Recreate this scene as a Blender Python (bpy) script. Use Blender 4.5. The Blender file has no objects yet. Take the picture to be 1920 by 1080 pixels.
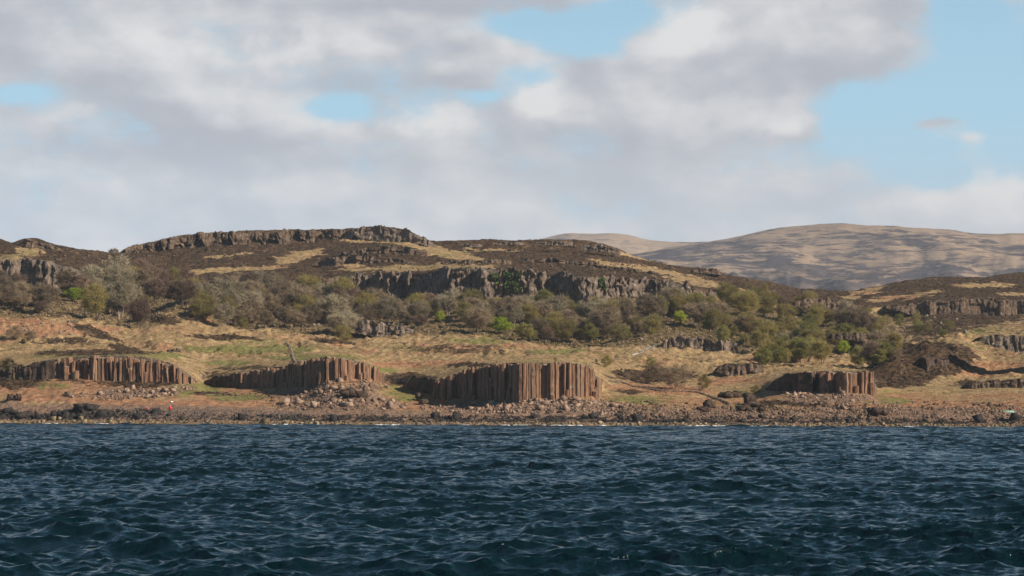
import bpy, bmesh, math
import numpy as np
from mathutils import Vector

F, CX, HY, CAMH = 4800.0, 960.0, 762.0, 4.0      # lens in px of the 1920 frame, centre column, horizon row, eye height
SUN = np.array([0.74, -0.47, 0.50]); SUN /= np.linalg.norm(SUN)
rng = np.random.default_rng(11)
scn = bpy.context.scene
COL = scn.collection

# ------------------------------------------------------------------ small helpers
def X_of(u, Y): return (np.asarray(u) - CX) / F * Y
def Z_of(p, Y): return CAMH + (HY - np.asarray(p)) * Y / F

def raw_mesh(name, v, f, smooth=False):
    """v (n,3), f (m,k) index array"""
    v = np.ascontiguousarray(v, dtype=np.float32); f = np.ascontiguousarray(f, dtype=np.int32)
    me = bpy.data.meshes.new(name)
    me.vertices.add(len(v)); me.vertices.foreach_set('co', v.ravel())
    k = f.shape[1]
    me.loops.add(f.size); me.loops.foreach_set('vertex_index', f.ravel())
    me.polygons.add(len(f))
    me.polygons.foreach_set('loop_start', np.arange(0, f.size, k, dtype=np.int32))
    me.polygons.foreach_set('loop_total', np.full(len(f), k, dtype=np.int32))
    if smooth: me.polygons.foreach_set('use_smooth', np.ones(len(f), dtype=bool))
    me.update(calc_edges=True)
    return me

def grid_faces(nr, nc):
    a = np.arange(nr * nc).reshape(nr, nc)
    return np.stack([a[:-1, :-1], a[:-1, 1:], a[1:, 1:], a[1:, :-1]], -1).reshape(-1, 4)

def link(name, me, m=None, parent=None):
    o = bpy.data.objects.new(name, me); COL.objects.link(o)
    if m is not None and not me.materials: me.materials.append(m)
    if parent is not None: o.parent = parent
    return o

def tag(o, label=None, cat=None, group=None, kind=None):
    for k, v in (('label', label), ('category', cat), ('group', group), ('kind', kind)):
        if v: o[k] = v
    return o

def empty(name, loc, rz=0.0):
    o = bpy.data.objects.new(name, None); COL.objects.link(o)
    o.location = loc; o.rotation_euler = (0, 0, rz); o.empty_display_size = 0.5
    return o

class Soup:
    """collects vertex/face arrays into ONE mesh"""
    def __init__(s): s.v = []; s.f = []; s.n = 0
    def add(s, v, f):
        s.v.append(np.asarray(v, dtype=np.float32)); s.f.append(np.asarray(f, dtype=np.int32) + s.n); s.n += len(v)
    def mesh(s, name, smooth=False): return raw_mesh(name, np.concatenate(s.v), np.concatenate(s.f), smooth)

# ------------------------------------------------------------------ numpy noise
def _h(ix, iy, seed):
    h = (ix.astype(np.int64) * 374761393 + iy.astype(np.int64) * 668265263 + seed * 974634777) & 0xffffffff
    h = ((h ^ (h >> 13)) * 1274126177) & 0xffffffff
    h = ((h ^ (h >> 16)) * 2246822519) & 0xffffffff
    return (h ^ (h >> 15)) / 4294967296.0

def perlin(x, y, seed=0):
    x = np.asarray(x, dtype=np.float64); y = np.asarray(y, dtype=np.float64) + 0 * x
    x = x + 0 * y
    ix = np.floor(x); iy = np.floor(y); fx = x - ix; fy = y - iy
    def g(dx, dy):
        a = _h(ix + dx, iy + dy, seed) * 6.2831853
        return np.cos(a) * (fx - dx) + np.sin(a) * (fy - dy)
    sx = fx * fx * fx * (fx * (fx * 6 - 15) + 10); sy = fy * fy * fy * (fy * (fy * 6 - 15) + 10)
    a = g(0, 0); b = g(1, 0); c = g(0, 1); d = g(1, 1)
    return 1.5 * ((a + (b - a) * sx) * (1 - sy) + (c + (d - c) * sx) * sy)

def fbm(x, y, o=4, seed=0, gain=0.5):
    r = 0; a = 1.0
    for i in range(o):
        r = r + a * perlin(x * 2 ** i + 17.3 * i, y * 2 ** i - 9.1 * i, seed + i); a *= gain
    return r

def gauss1(a, s, axis=0):
    if s <= 0: return a
    r = int(3 * s) + 1; k = np.exp(-0.5 * (np.arange(-r, r + 1) / s) ** 2); k /= k.sum()
    pad = [(0, 0)] * a.ndim; pad[axis] = (r, r)
    p = np.pad(a, pad, mode='edge')
    return np.apply_along_axis(lambda q: np.convolve(q, k, mode='valid'), axis, p)

def sstep(a, b, x):
    t = np.clip((x - a) / (b - a), 0, 1); return t * t * (3 - 2 * t)

# ------------------------------------------------------------------ material helper
class NT:
    def __init__(s, tree): s.t = tree; s.n = tree.nodes; s.l = tree.links
    def put(s, sock, v):
        if isinstance(v, bpy.types.NodeSocket): s.l.new(v, sock)
        elif v is not None:
            if hasattr(sock.default_value, '__len__') and not hasattr(v, '__len__'): v = [v] * len(sock.default_value)
            if hasattr(sock.default_value, '__len__') and len(sock.default_value) == 4 and len(v) == 3: v = tuple(v) + (1,)
            sock.default_value = v
    def node(s, typ, **kw):
        n = s.n.new(typ)
        for k, v in kw.items(): setattr(n, k, v)
        return n
    def math(s, op, a, b=None, c=None, clamp=False):
        n = s.node('ShaderNodeMath', operation=op, use_clamp=clamp)
        for i, v in enumerate((a, b, c)):
            if v is not None: s.put(n.inputs[i], v)
        return n.outputs[0]
    def add(s, a, b): return s.math('ADD', a, b)
    def sub(s, a, b): return s.math('SUBTRACT', a, b)
    def mul(s, a, b): return s.math('MULTIPLY', a, b)
    def step(s, lo, hi, x):
        n = s.node('ShaderNodeMapRange', interpolation_type='SMOOTHSTEP')
        s.put(n.inputs[0], x); s.put(n.inputs[1], lo); s.put(n.inputs[2], hi); return n.outputs[0]
    def mix(s, f, a, b, blend='MIX'):
        n = s.node('ShaderNodeMix', data_type='RGBA', blend_type=blend)
        s.put(n.inputs[0], f); s.put(n.inputs[6], a); s.put(n.inputs[7], b); return n.outputs[2]
    def noise(s, vec, scale, detail=4, rough=0.55, dist=0.0):
        n = s.node('ShaderNodeTexNoise')
        s.put(n.inputs['Vector'], vec); s.put(n.inputs['Scale'], scale); s.put(n.inputs['Detail'], detail)
        s.put(n.inputs['Roughness'], rough); s.put(n.inputs['Distortion'], dist); return n.outputs[0]
    def vmul(s, vec, k):
        n = s.node('ShaderNodeVectorMath', operation='MULTIPLY'); s.put(n.inputs[0], vec); s.put(n.inputs[1], k); return n.outputs[0]
    def vadd(s, vec, k):
        n = s.node('ShaderNodeVectorMath', operation='ADD'); s.put(n.inputs[0], vec); s.put(n.inputs[1], k); return n.outputs[0]
    def bump(s, h, strength, dist):
        n = s.node('ShaderNodeBump'); s.put(n.inputs['Strength'], strength); s.put(n.inputs['Distance'], dist); s.put(n.inputs['Height'], h); return n.outputs[0]
    def xyz(s, vec):
        n = s.node('ShaderNodeSeparateXYZ'); s.put(n.inputs[0], vec); return n.outputs
    def attr(s, name):
        n = s.node('ShaderNodeAttribute'); n.attribute_name = name; return n

def material(name):
    m = bpy.data.materials.new(name); m.use_nodes = True
    g = NT(m.node_tree); b = m.node_tree.nodes['Principled BSDF']
    b.inputs['Roughness'].default_value = 0.9; b.inputs['Specular IOR Level'].default_value = 0.2
    return m, g, b

def pos(g): return g.node('ShaderNodeNewGeometry').outputs['Position']
def opos(g): return g.node('ShaderNodeTexCoord').outputs['Object']

# ------------------------------------------------------------------ terrain: contours (px column, px row) + distance in metres
U = np.concatenate([np.arange(-620, -60, 20.0), np.arange(-60, 1980, 2.4), np.arange(1980, 2541, 20.0)])
def C(pts): p = np.array(pts, float); return np.interp(U, p[:, 0], p[:, 1])

P_water = C([(-600, 793), (1920, 802), (2500, 804)])
P_water = 795 + 7 * U / 1920
Y_water = CAMH * F / (P_water - HY)
path_A = [(-620, 628), (0, 626), (60, 624), (130, 621), (240, 617), (330, 615), (360, 618), (372, 624)]
path_B = [(385, 634), (400, 632), (450, 622), (475, 620), (545, 607), (575, 600), (612, 588), (640, 588), (690, 592), (705, 598), (716, 606)]
path_C = [(805, 592), (815, 588), (848, 578), (870, 577), (884, 573), (955, 557), (975, 553), (1040, 554), (1105, 557), (1116, 560), (1124, 570)]
path_D = [(1430, 584), (1445, 580), (1475, 571), (1500, 566), (1522, 563), (1530, 566), (1548, 560), (1566, 561), (1580, 556), (1625, 557), (1634, 562), (1642, 570)]
Y_foot = C(path_A + path_B + [(730, 610), (780, 600)] + path_C + [(1180, 572), (1300, 574), (1400, 585)] + path_D + [(1700, 576), (1800, 574), (1920, 570), (2500, 560)])
P_foot = C([(-620, 705), (0, 706), (80, 707), (150, 709), (200, 713), (300, 716), (360, 719), (372, 716), (400, 722), (450, 727), (545, 726), (575, 722), (612, 712), (690, 707), (712, 712), (740, 725), (780, 736),
            (815, 747), (900, 749), (980, 748), (1060, 745), (1116, 742), (1160, 742), (1300, 747), (1400, 742), (1440, 731), (1520, 733), (1580, 735), (1625, 737), (1640, 737), (1700, 737), (1800, 742), (1920, 738), (2500, 738)])
P_top = C([(-620, 694), (0, 690), (60, 681), (100, 673), (170, 667), (240, 667), (290, 672), (330, 684), (358, 704), (366, 711), (400, 712), (412, 706), (450, 697), (470, 695), (543, 685), (549, 679), (612, 669), (650, 672), (690, 682), (708, 694), (718, 708),
           (745, 716), (790, 722), (806, 723), (813, 721), (815, 716), (850, 702), (880, 691), (925, 684), (960, 680), (1060, 680), (1112, 686), (1122, 726), (1160, 730), (1300, 737), (1400, 731), (1438, 728), (1452, 712), (1475, 701), (1520, 697), (1600, 695), (1632, 695), (1642, 722), (1700, 727), (1800, 734), (1870, 730), (1920, 728), (2500, 728)])
in_out = C([(-620, 0), (60, 0), (100, 1), (358, 1), (370, 0), (395, 0), (412, 1), (708, 1), (718, 0), (806, 0), (816, 1), (1116, 1), (1124, 0), (1436, 0), (1448, 1), (1634, 1), (1644, 0), (2500, 0)])
P_beach = C([(-620, 768), (0, 767), (200, 766), (400, 768), (560, 775), (700, 778), (900, 781), (1100, 781), (1300, 786), (1500, 787), (1700, 789), (1920, 790), (2500, 791)])
P_c5 = C([(-620, 650), (0, 648), (200, 652), (360, 660), (420, 664), (600, 661), (700, 664), (760, 672), (850, 672), (950, 668), (1060, 667), (1120, 672), (1200, 694), (1320, 700), (1440, 694), (1560, 690), (1640, 694), (1750, 714), (1850, 706), (1920, 698), (2500, 690)])
P_c6 = C([(-620, 590), (0, 590), (100, 592), (200, 603), (250, 617), (300, 588), (350, 597), (420, 616), (500, 618), (600, 627), (680, 640), (760, 626), (850, 626), (1000, 641), (1100, 650), (1200, 646), (1300, 655), (1400, 662), (1500, 672), (1600, 664), (1690, 650), (1750, 640), (1830, 640), (1920, 632), (2500, 630)])
P_c7 = C([(-620, 545), (0, 542), (150, 540), (200, 560), (300, 560), (400, 555), (500, 552), (600, 550), (640, 552), (720, 571), (770, 573), (850, 564), (900, 559), (950, 554), (1040, 570), (1100, 569), (1160, 552), (1230, 561), (1340, 562), (1400, 566), (1500, 588), (1600, 592), (1700, 598), (1750, 589), (1920, 589), (2500, 590)])
P_c8 = C([(-620, 485), (0, 490), (40, 488), (100, 494), (150, 506), (180, 528), (240, 537), (300, 538), (400, 536), (500, 532), (600, 521), (640, 517), (740, 513), (800, 512), (850, 505), (900, 502), (960, 510), (1040, 515), (1130, 520), (1200, 525), (1260, 530), (1340, 545), (1400, 547), (1500, 562), (1600, 572), (1690, 573), (1740, 563), (1920, 563), (2500, 560)])
P_c9 = C([(-620, 470), (0, 472), (100, 480), (160, 496), (200, 512), (240, 510), (300, 516), (400, 512), (500, 507), (600, 499), (700, 496), (800, 496), (900, 493), (1000, 498), (1100, 505), (1200, 514), (1300, 533), (1400, 538), (1500, 553), (1600, 558), (1700, 548), (1800, 546), (1920, 546), (2500, 545)])
P_c10 = C([(-620, 466), (0, 463), (100, 472), (160, 484), (200, 497), (240, 492), (300, 500), (400, 495), (500, 491), (600, 486), (640, 476), (700, 464), (800, 470), (900, 482), (1000, 487), (1100, 492), (1200, 506), (1300, 525), (1400, 534), (1500, 549), (1600, 551), (1700, 537), (1800, 532), (1920, 532), (2500, 530)])
P_c11 = C([(-620, 462), (0, 457), (30, 462), (100, 466), (160, 476), (215, 484), (232, 482), (242, 476), (340, 467), (480, 460), (560, 457), (650, 452), (740, 454), (800, 463), (830, 466), (900, 467), (1000, 466), (1100, 470), (1160, 480), (1200, 495), (1300, 516), (1400, 532), (1500, 546), (1600, 549), (1700, 531), (1800, 525), (1920, 523), (2500, 520)])
P_c12 = C([(-620, 440), (-100, 446), (0, 448), (8, 451), (22, 458), (34, 451), (50, 447), (70, 448), (110, 460), (160, 468), (205, 474), (226, 474), (233, 464), (262, 457), (340, 442), (380, 437), (450, 433), (560, 431), (640, 431), (668, 429), (690, 425), (735, 425), (765, 431), (785, 441), (803, 450), (815, 452), (860, 452), (920, 449), (960, 451), (1040, 448), (1100, 451), (1140, 459), (1165, 468), (1185, 480), (1250, 496), (1310, 504), (1345, 506), (1360, 515), (1440, 528), (1500, 541), (1560, 543), (1600, 546), (1650, 535), (1700, 525), (1760, 518), (1850, 519), (1900, 512), (1920, 511), (2100, 505), (2500, 515)])
Y5 = np.maximum(C([(-620, 690), (400, 690), (900, 680), (1300, 660), (1700, 650), (2500, 640)]), Y_foot + 40)
Y6 = C([(-620, 770), (900, 770), (1400, 750), (2500, 740)])
Y7 = C([(-620, 835), (150, 845), (300, 880), (620, 930), (700, 922), (760, 908), (850, 872), (880, 868), (1000, 872), (1040, 864), (1120, 866), (1200, 890), (1400, 900), (1700, 935), (2500, 960)])
Y9 = C([(-620, 895), (150, 905), (300, 940), (600, 975), (860, 960), (1400, 960), (1700, 995), (2500, 1020)]); Y10 = Y9 + 45; Y11 = Y10 + 75
Y8s = 3.0 + 6 * C([(-620, 0), (150, 0), (200, 1), (600, 1), (650, 0), (1340, 0), (1400, 1), (1700, 1), (1750, 0), (2500, 0)])
pathadd = 1.0 + 0.6 * C([(545, 0), (550, 1), (612, 1), (620, 0), (810, 0), (815, 1), (960, 1), (975, 0)])
Yf = Y_foot + pathadd * 0.9
Yt = Y_foot + np.where(in_out > 0.5, 1.9 * pathadd + 0.6, 7)
conts = [  # distance, row, smoothing (columns), rows to the next contour
    (Y_water - 40, None, 0, 5), (Y_water, P_water, 0, 46), (Y_water + 17, P_beach, 5, 74), (Yf, P_foot, 1.2, 12), (Yt, P_top, 1.2, 14), (np.maximum(gauss1(Yt + 9, 13), Yt + 2), gauss1(P_top, 13) - 1.5, 0, 54),
    (Y5, P_c5, 10, 72), (Y6, P_c6, 8, 64), (Y7, P_c7, 6, 12), (Y7 + Y8s, P_c8, 3, 44), (Y9, P_c9, 6, 40), (Y10, P_c10, 6, 44), (Y11, P_c11, 5, 14),
    (Y11 + 7, P_c12, 1.5, 16), (Y11 + 200, P_c12 + 16, 10, 8), (Y11 + 700, P_c12 * 0 + 752, 10, 1)]
CY = []; CZ = []
for k, (yy, pp, sg, nr) in enumerate(conts):
    y_ = gauss1(np.asarray(yy, float), sg)
    z_ = np.full_like(y_, -3.5) if pp is None else Z_of(gauss1(pp, sg), y_)
    CY.append(y_); CZ.append(z_)
KV = [0, 1, 2, 3, 4, 4.15, 5, 6, 7, 8, 9, 10, 11, 12, 13, 14]
AMP = [0.0, 0.45, 0.75, 0.25, 0.10, 0.35, 1.3, 1.5, 0.8, 0.5, 1.0, 1.1, 1.0, 0.55, 2.0, 4.0]
SM = [0, 0, 1, 0, 0, 0, 1, 1, 0, 0, 1, 1, 0.5, 0, 1, 1]
rows_Y = []; rows_Z = []; rows_A = []; rows_K = []; rows_S = []
for k in range(len(conts) - 1):
    n = conts[k][3]
    for i in range(n):
        t = i / n
        rows_Y.append(CY[k] * (1 - t) + CY[k + 1] * t); rows_Z.append(CZ[k] * (1 - t) + CZ[k + 1] * t)
        rows_A.append(AMP[k] * (1 - t) + AMP[k + 1] * t); rows_K.append(KV[k] * (1 - t) + KV[k + 1] * t)
        rows_S.append(min(1, 4 * min(t + SM[k], 1 - t + SM[k + 1])) if n > 16 else 0.0)
rows_Y.append(CY[-1] * 1.0); rows_Z.append(CZ[-1]); rows_A.append(AMP[-1]); rows_K.append(KV[-1]); rows_S.append(0); CY.pop(5); CZ.pop(5)
TY = np.array(rows_Y); TZ = np.array(rows_Z); TA = np.array(rows_A)[:, None] + 0 * TY; TK = np.array(rows_K)[:, None] + 0 * TY
w_ = np.clip(np.array(rows_S), 0, 1)[:, None]
TZ = TZ * (1 - w_) + gauss1(TZ, 7, 0) * w_
TX = X_of(U[None, :], TY)
TP0 = HY - (TZ - CAMH) * F / TY                      # row of the smooth ground, used to place vegetation
n_big = fbm(TX / 34, TY / 34, 3, 3); n_mid = fbm(TX / 7.5, TY / 7.5, 3, 21); n_sml = fbm(TX / 1.9, TY / 1.9, 3, 37)
far = sstep(4.2, 6.0, TK)
TZ = TZ + TA * (0.75 * n_big * far + 0.40 * n_mid + 0.32 * n_sml) + TA * 0.25 * np.maximum(n_mid, 0) ** 2
# mounds: (u, Y, half width in u, half depth m, height m)
for (mu, mY, wu, wY, hh) in [(1742, 655, 62, 20, 7.4), (1668, 642, 34, 12, 4.6), (1800, 690, 40, 25, 4.5), (1870, 600, 70, 10, 2.0), (1790, 740, 60, 16, 2.5),
                             (860, 700, 90, 14, 1.6), (770, 610, 34, 8, 1.6), (1215, 700, 90, 14, 1.5), (60, 720, 120, 14, 3.2), (350, 780, 70, 18, 4), (1000, 720, 60, 10, 1.2), (30, 650, 110, 10, 1.2)]:
    d2 = ((U[None, :] - mu) / wu) ** 2 + ((TY - mY) / wY) ** 2
    TZ = TZ + hh * np.exp(-d2 * 1.1) * (TK > 4.0)
TP = HY - (TZ - CAMH) * F / TY

UI = np.arange(len(U))
def ground(u, Y):
    c = float(np.interp(u, U, UI)); i = min(int(c), len(U) - 2); f = c - i
    return np.interp(Y, TY[:, i], TZ[:, i]) * (1 - f) + np.interp(Y, TY[:, i + 1], TZ[:, i + 1]) * f
def ground_x(x, Y): return ground(CX + x / Y * F, Y)
def spot(u, p, k0=1.0, k1=13.0):
    """first ground point seen at pixel (u, p)"""
    i = int(round(float(np.interp(u, U, UI))))
    r = np.where((TP[:, i] <= p) & (TK[:, i] >= k0) & (TK[:, i] <= k1))[0]
    j = r[0] if len(r) else len(U) and int(np.argmin(np.abs(TP[:, i] - p) + 100 * ((TK[:, i] < k0) | (TK[:, i] > k1))))
    return float(TX[j, i]), float(TY[j, i]), float(TZ[j, i])

# vegetation masks over the ground ------------------------------------------------
UU = U[None, :] + 0 * TY
PJ = TP + 4.0 * n_mid + 3.0 * n_sml
UJ = UU + 16 * fbm(TX / 20, TY / 20, 3, 88) + 8 * n_mid
def blob(m, u, p, ru, rp, v=1.0, slope=0.0):
    d = ((UJ - u) / ru) ** 2 + ((PJ - p - slope * (UJ - u)) / rp) ** 2
    w = sstep(1.7, 0.35, d)
    return m * (1 - w) + v * w
heather = 0.92 * sstep(7.3, 8.0, TK) + 0.0
heather = np.maximum(heather, 0.40 * sstep(5.8, 6.3, TK) * (TK < 8))
grn = 0.25 * sstep(4.2, 5.0, TK) * sstep(6.4, 5.6, TK)
brk = 0.35 * sstep(4.2, 5.0, TK) * sstep(7.0, 5.6, TK) + 0.55 * sstep(2.0, 2.3, TK) * sstep(3.4, 2.9, TK)
for a in [(720, 452, 80, 4), (845, 478, 62, 8, 0, 0.13), (790, 462, 60, 6, 0, 0.2), (790, 503, 150, 5, 0, -0.02), (560, 482, 45, 9, 0, -0.25), (440, 506, 90, 4, 0, -0.05), (330, 513, 60, 4), (250, 515, 30, 5),
          (1150, 498, 60, 5, 0.1, .2), (1250, 512, 90, 5, 0.1, .2), (1330, 535, 90, 4, 0, 0.16), (1180, 480, 50, 3, 0.1, .2), (1420, 548, 40, 3, 0), (1620, 549, 40, 6, 0, -.3), (1670, 560, 50, 4, 0, -.1), (1720, 553, 60, 3, 0, -.1), (1850, 535, 60, 4, 0.1), (1900, 552, 40, 3, .1),
          (930, 470, 60, 3, .3), (60, 470, 30, 12, 0.25), (20, 490, 30, 14, 0.2), (430, 480, 40, 3, .2, -.1), (650, 498, 40, 3, .2)]:
    heather = blob(heather, *a[:4], *(a[4:] if len(a) > 4 else (0,)))
for a in [(60, 583, 70, 9, .9, .12), (120, 640, 60, 6, .7), (188, 631, 40, 7, .80, .25), (238, 655, 34, 6, .85, .2), (170, 620, 45, 6, .9, .2), (300, 598, 40, 10, .9, .2), (430, 633, 70, 5, .9, .05), (620, 640, 50, 4, .8, .1), (1000, 690, 30, 3, .7), (440, 706, 70, 10, .6), (860, 655, 90, 9, .55), (760, 712, 60, 14, .8), (1060, 690, 40, 6, .5), (1230, 705, 90, 13, .8), (200, 715, 120, 5, .6), (30, 712, 55, 16, .9), (320, 716, 40, 7, .9),
          (1700, 700, 60, 26, .95), (1748, 672, 84, 32, .95), (1690, 690, 60, 24, .95), (1640, 712, 50, 16, .9), (1850, 720, 70, 6, .9), (1480, 757, 70, 6, .85), (1560, 762, 50, 4, .8), (400, 738, 40, 5, .8), (1180, 735, 30, 6, .8), (250, 722, 70, 5, .9), (1560, 610, 60, 10, .8), (1620, 640, 50, 8, .7), (1800, 590, 120, 22, .85), (1750, 620, 60, 10, .8), (720, 607, 60, 9, .9), (1300, 640, 80, 9, .8), (1380, 690, 40, 6, .85), (480, 600, 40, 6, .8), (330, 565, 60, 12, .8), (880, 686, 60, 4, .8), (470, 690, 80, 4, .7), (170, 662, 130, 5, .75)]:
    heather = blob(heather, *a)
for a in [(470, 655, 120, 9, .9), (590, 672, 90, 6, .9), (420, 680, 50, 6, .7), (900, 640, 60, 6, .7), (1050, 660, 60, 5, .7), (690, 690, 60, 7, 1.0, .1), (300, 668, 60, 6, .7), (800, 655, 60, 6, .5), (470, 640, 60, 8, .5), (1030, 683, 80, 5, .6), (1820, 620, 60, 8, .6), (1680, 655, 60, 5, .6, -.1), (1870, 645, 60, 10, .5), (170, 668, 120, 6, .6), (370, 730, 60, 12, .8), (450, 745, 60, 9, .7), (740, 745, 50, 12, .8), (1190, 752, 70, 8, .7), (1430, 760, 60, 8, .6), (1660, 752, 60, 6, .7), (100, 725, 40, 8, .5), (700, 735, 60, 20, .55), (1130, 760, 60, 8, .5), (1040, 752, 60, 4, .8), (1640, 745, 40, 8, .5), (780, 500, 120, 4, .4), (850, 478, 60, 6, .4), (720, 453, 60, 4, .4), (1700, 735, 110, 4, .5), (30, 480, 60, 14, .45)]:
    grn = blob(grn, *a)
for a in [(90, 618, 120, 13, .95), (30, 605, 60, 10, .8), (390, 590, 60, 16, .6), (860, 612, 60, 9, .8), (760, 683, 110, 6, .95, -.03), (950, 652, 120, 7, .5), (1240, 730, 110, 9, .95, .05), (150, 735, 150, 18, .8), (330, 757, 180, 7, 1), (430, 735, 60, 8, .9), (1450, 675, 60, 7, .9), (1250, 665, 60, 10, .3), (1380, 715, 70, 8, .7), (1850, 690, 60, 14, .8), (1780, 760, 160, 10, .75), (1480, 765, 90, 7, .6), (1850, 745, 90, 7, .5), (560, 500, 90, 4, .5), (1600, 625, 60, 10, .6), (1690, 560, 60, 6, .6), (1600, 550, 50, 6, .4), (480, 672, 60, 5, .3)]:
    brk = blob(brk, *a)
shing = sstep(2.35, 1.95, TK)
for a in [(330, 775, 200, 9, 1), (620, 745, 110, 26, .7), (1000, 765, 200, 16, .85), (1300, 778, 200, 12, .8), (1700, 778, 300, 14, .75), (1560, 748, 90, 10, .7), (250, 737, 80, 9, .8)]:
    shing = blob(shing, *a)
wet = sstep(0.15, 0.45, TK - 1) * sstep(1.05, 0.75, TK - 1)
wet = wet * np.clip(0.62 + 0.5 * fbm(TX / 9, TY / 3, 2, 77) + 0.25 * n_mid, 0, 1)
wet = wet * np.interp(U, [-600, 140, 260, 480, 560, 2500], [1, 1, .55, .35, 1, 1])[None, :]
weed = sstep(0.42, 0.2, TK - 1) * np.clip(0.55 + 0.6 * fbm(TX / 5, TY / 5, 3, 91), 0, 1)
wood = sstep(5.75, 6.1, TK) * sstep(7.25, 6.95, TK) * np.interp(U, [-600, 1600, 1750, 2500], [1, 1, 0, 0])[None, :]

# ------------------------------------------------------------------ materials
def m_terrain():
    m, g, b = material('hillside_ground'); p = pos(g)
    z = g.attr('zones'); z2 = g.attr('zones_shore')
    s = g.node('ShaderNodeSeparateColor'); g.l.new(z.outputs['Color'], s.inputs[0])
    s2 = g.node('ShaderNodeSeparateColor'); g.l.new(z2.outputs['Color'], s2.inputs[0])
    nA = g.noise(p, 0.09, 5, .6); nB = g.noise(p, 0.55, 5, .65); nC = g.noise(p, 2.6, 4, .65); nD = g.noise(p, 0.22, 6, .65)
    def m_(x, n, k=0.9): return g.step(.34, .66, g.add(x, g.mul(g.sub(n, .5), k * 1.7)))
    nE = g.noise(p, .14, 7, .7, .8); nF = g.noise(g.vadd(p, (40, 9, 3)), .33, 6, .7, .4)
    grass = g.mix(g.step(.3, .7, nB), (.31, .205, .10), (.49, .345, .185))
    grass = g.mix(g.mul(g.step(.47, .62, nE), .65), grass, (.235, .175, .075))
    grass = g.mix(g.mul(g.step(.56, .64, nF), .70), grass, (.13, .085, .045))
    brack = g.mix(g.step(.3, .7, nB), (.30, .145, .075), (.50, .29, .165))
    brack = g.mix(g.mul(g.step(.52, .62, nF), .7), brack, (.17, .085, .05))
    green = g.mix(g.step(.3, .7, nB), (.17, .165, .052), (.29, .265, .095))
    green = g.mix(g.mul(g.step(.50, .60, nE), .7), green, (.13, .10, .045))
    heath = g.mix(g.step(.3, .7, nB), (.038, .025, .016), (.110, .070, .040))
    heath = g.mix(g.mul(g.step(.54, .64, nF), .75), heath, (.18, .115, .062))
    c = g.mix(m_(s.outputs[2], nA), grass, brack)
    c = g.mix(m_(s.outputs[1], nD, 1.0), c, green)
    c = g.mix(g.mul(g.step(.60, .70, nC), .55), c, (.075, .05, .03))
    c = g.mix(m_(s.outputs[0], nD, 1.1), c, heath)
    fl = g.mix(g.step(.35, .65, nB), (.085, .062, .030), (.25, .175, .085))
    c = g.mix(m_(s2.outputs[2], nD, .6), c, fl)
    peb = g.mix(g.step(.35, .65, nC), (.12, .078, .052), (.38, .25, .175))
    c = g.mix(m_(z.outputs['Alpha'], nD, .8), c, peb)
    c = g.mix(m_(s2.outputs[0], nB, .9), c, g.mix(nC, (.018, .017, .017), (.07, .06, .055)))
    c = g.mix(m_(s2.outputs[1], nB, .9), c, g.mix(nC, (.16, .11, .06), (.33, .25, .15)))
    nz = g.xyz(g.node('ShaderNodeNewGeometry').outputs['True Normal'])[2]
    rock = g.mix(g.step(.35, .65, nC), (.05, .042, .037), (.19, .155, .13))
    c = g.mix(g.mul(g.step(.62, .42, nz), .9), c, rock)
    g.put(b.inputs['Base Color'], c); b.inputs['Specular IOR Level'].default_value = .08
    h = g.add(g.mul(nB, .5), g.mul(nC, .4)); g.put(b.inputs['Normal'], g.bump(h, .9, .9))
    return m

def m_rock(name, lo, hi, pale, moss, sx=1.0, pale_amt=.58, moss_amt=.66, rot=0):
    m, g, b = material(name); p = pos(g)
    v = g.vmul(p, (1, 1, .28)); nB = g.noise(v, .9 * sx, 6, .65); nC = g.noise(v, 3.2 * sx, 4, .6); nA = g.noise(p, .16 * sx, 4, .6)
    c = g.mix(g.step(.3, .7, nB), lo, hi)
    c = g.mix(g.mul(g.step(.35, .7, nC), .5), c, lo)
    c = g.mix(g.step(pale_amt, pale_amt + .14, g.noise(p, .8 * sx, 6, .7)), c, pale)
    nz = g.xyz(g.node('ShaderNodeNewGeometry').outputs['True Normal'])[2]
    c = g.mix(g.step(moss_amt, moss_amt + .08, g.add(g.noise(p, .25 * sx, 4, .6), g.mul(g.math('MAXIMUM', nz, 0), .12))), c, moss)
    g.put(b.inputs['Base Color'], c)
    g.put(b.inputs['Normal'], g.bump(g.add(g.mul(nB, .6), g.mul(nC, .4)), .8, .6 / sx))
    b.inputs['Specular IOR Level'].default_value = .15
    return m

def m_column():
    m, g, b = material('basalt_column'); p = pos(g); oi = g.node('ShaderNodeObjectInfo').outputs['Random']
    v = g.vmul(p, (1, 1, .12)); nB = g.noise(v, 2.2, 5, .6); nC = g.noise(p, 4, 4, .6); nA = g.noise(p, .5, 4, .6)
    c = g.mix(g.step(.28, .72, nB), (.105, .056, .037), (.335, .188, .114))
    c = g.mix(g.mul(g.step(.45, .85, oi), .70), c, g.mix(nC, (.19, .125, .082), (.38, .255, .165)))
    c = g.mix(g.step(.60, .70, nA), c, (.28, .22, .17))
    c = g.mix(g.step(.64, .72, g.noise(g.vmul(p, (1, 1, .3)), 1.1, 4, .6)), c, (.05, .036, .03))
    nz = g.xyz(g.node('ShaderNodeNewGeometry').outputs['True Normal'])[2]
    c = g.mix(g.step(.35, .7, nz), c, g.mix(g.step(.4, .6, nC), (.21, .17, .10), (.36, .30, .23)))
    g.put(b.inputs['Base Color'], c); b.inputs['Specular IOR Level'].default_value = .15
    g.put(b.inputs['Normal'], g.bump(g.add(g.mul(nB, .5), g.mul(nC, .5)), .8, .22))
    return m

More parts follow.
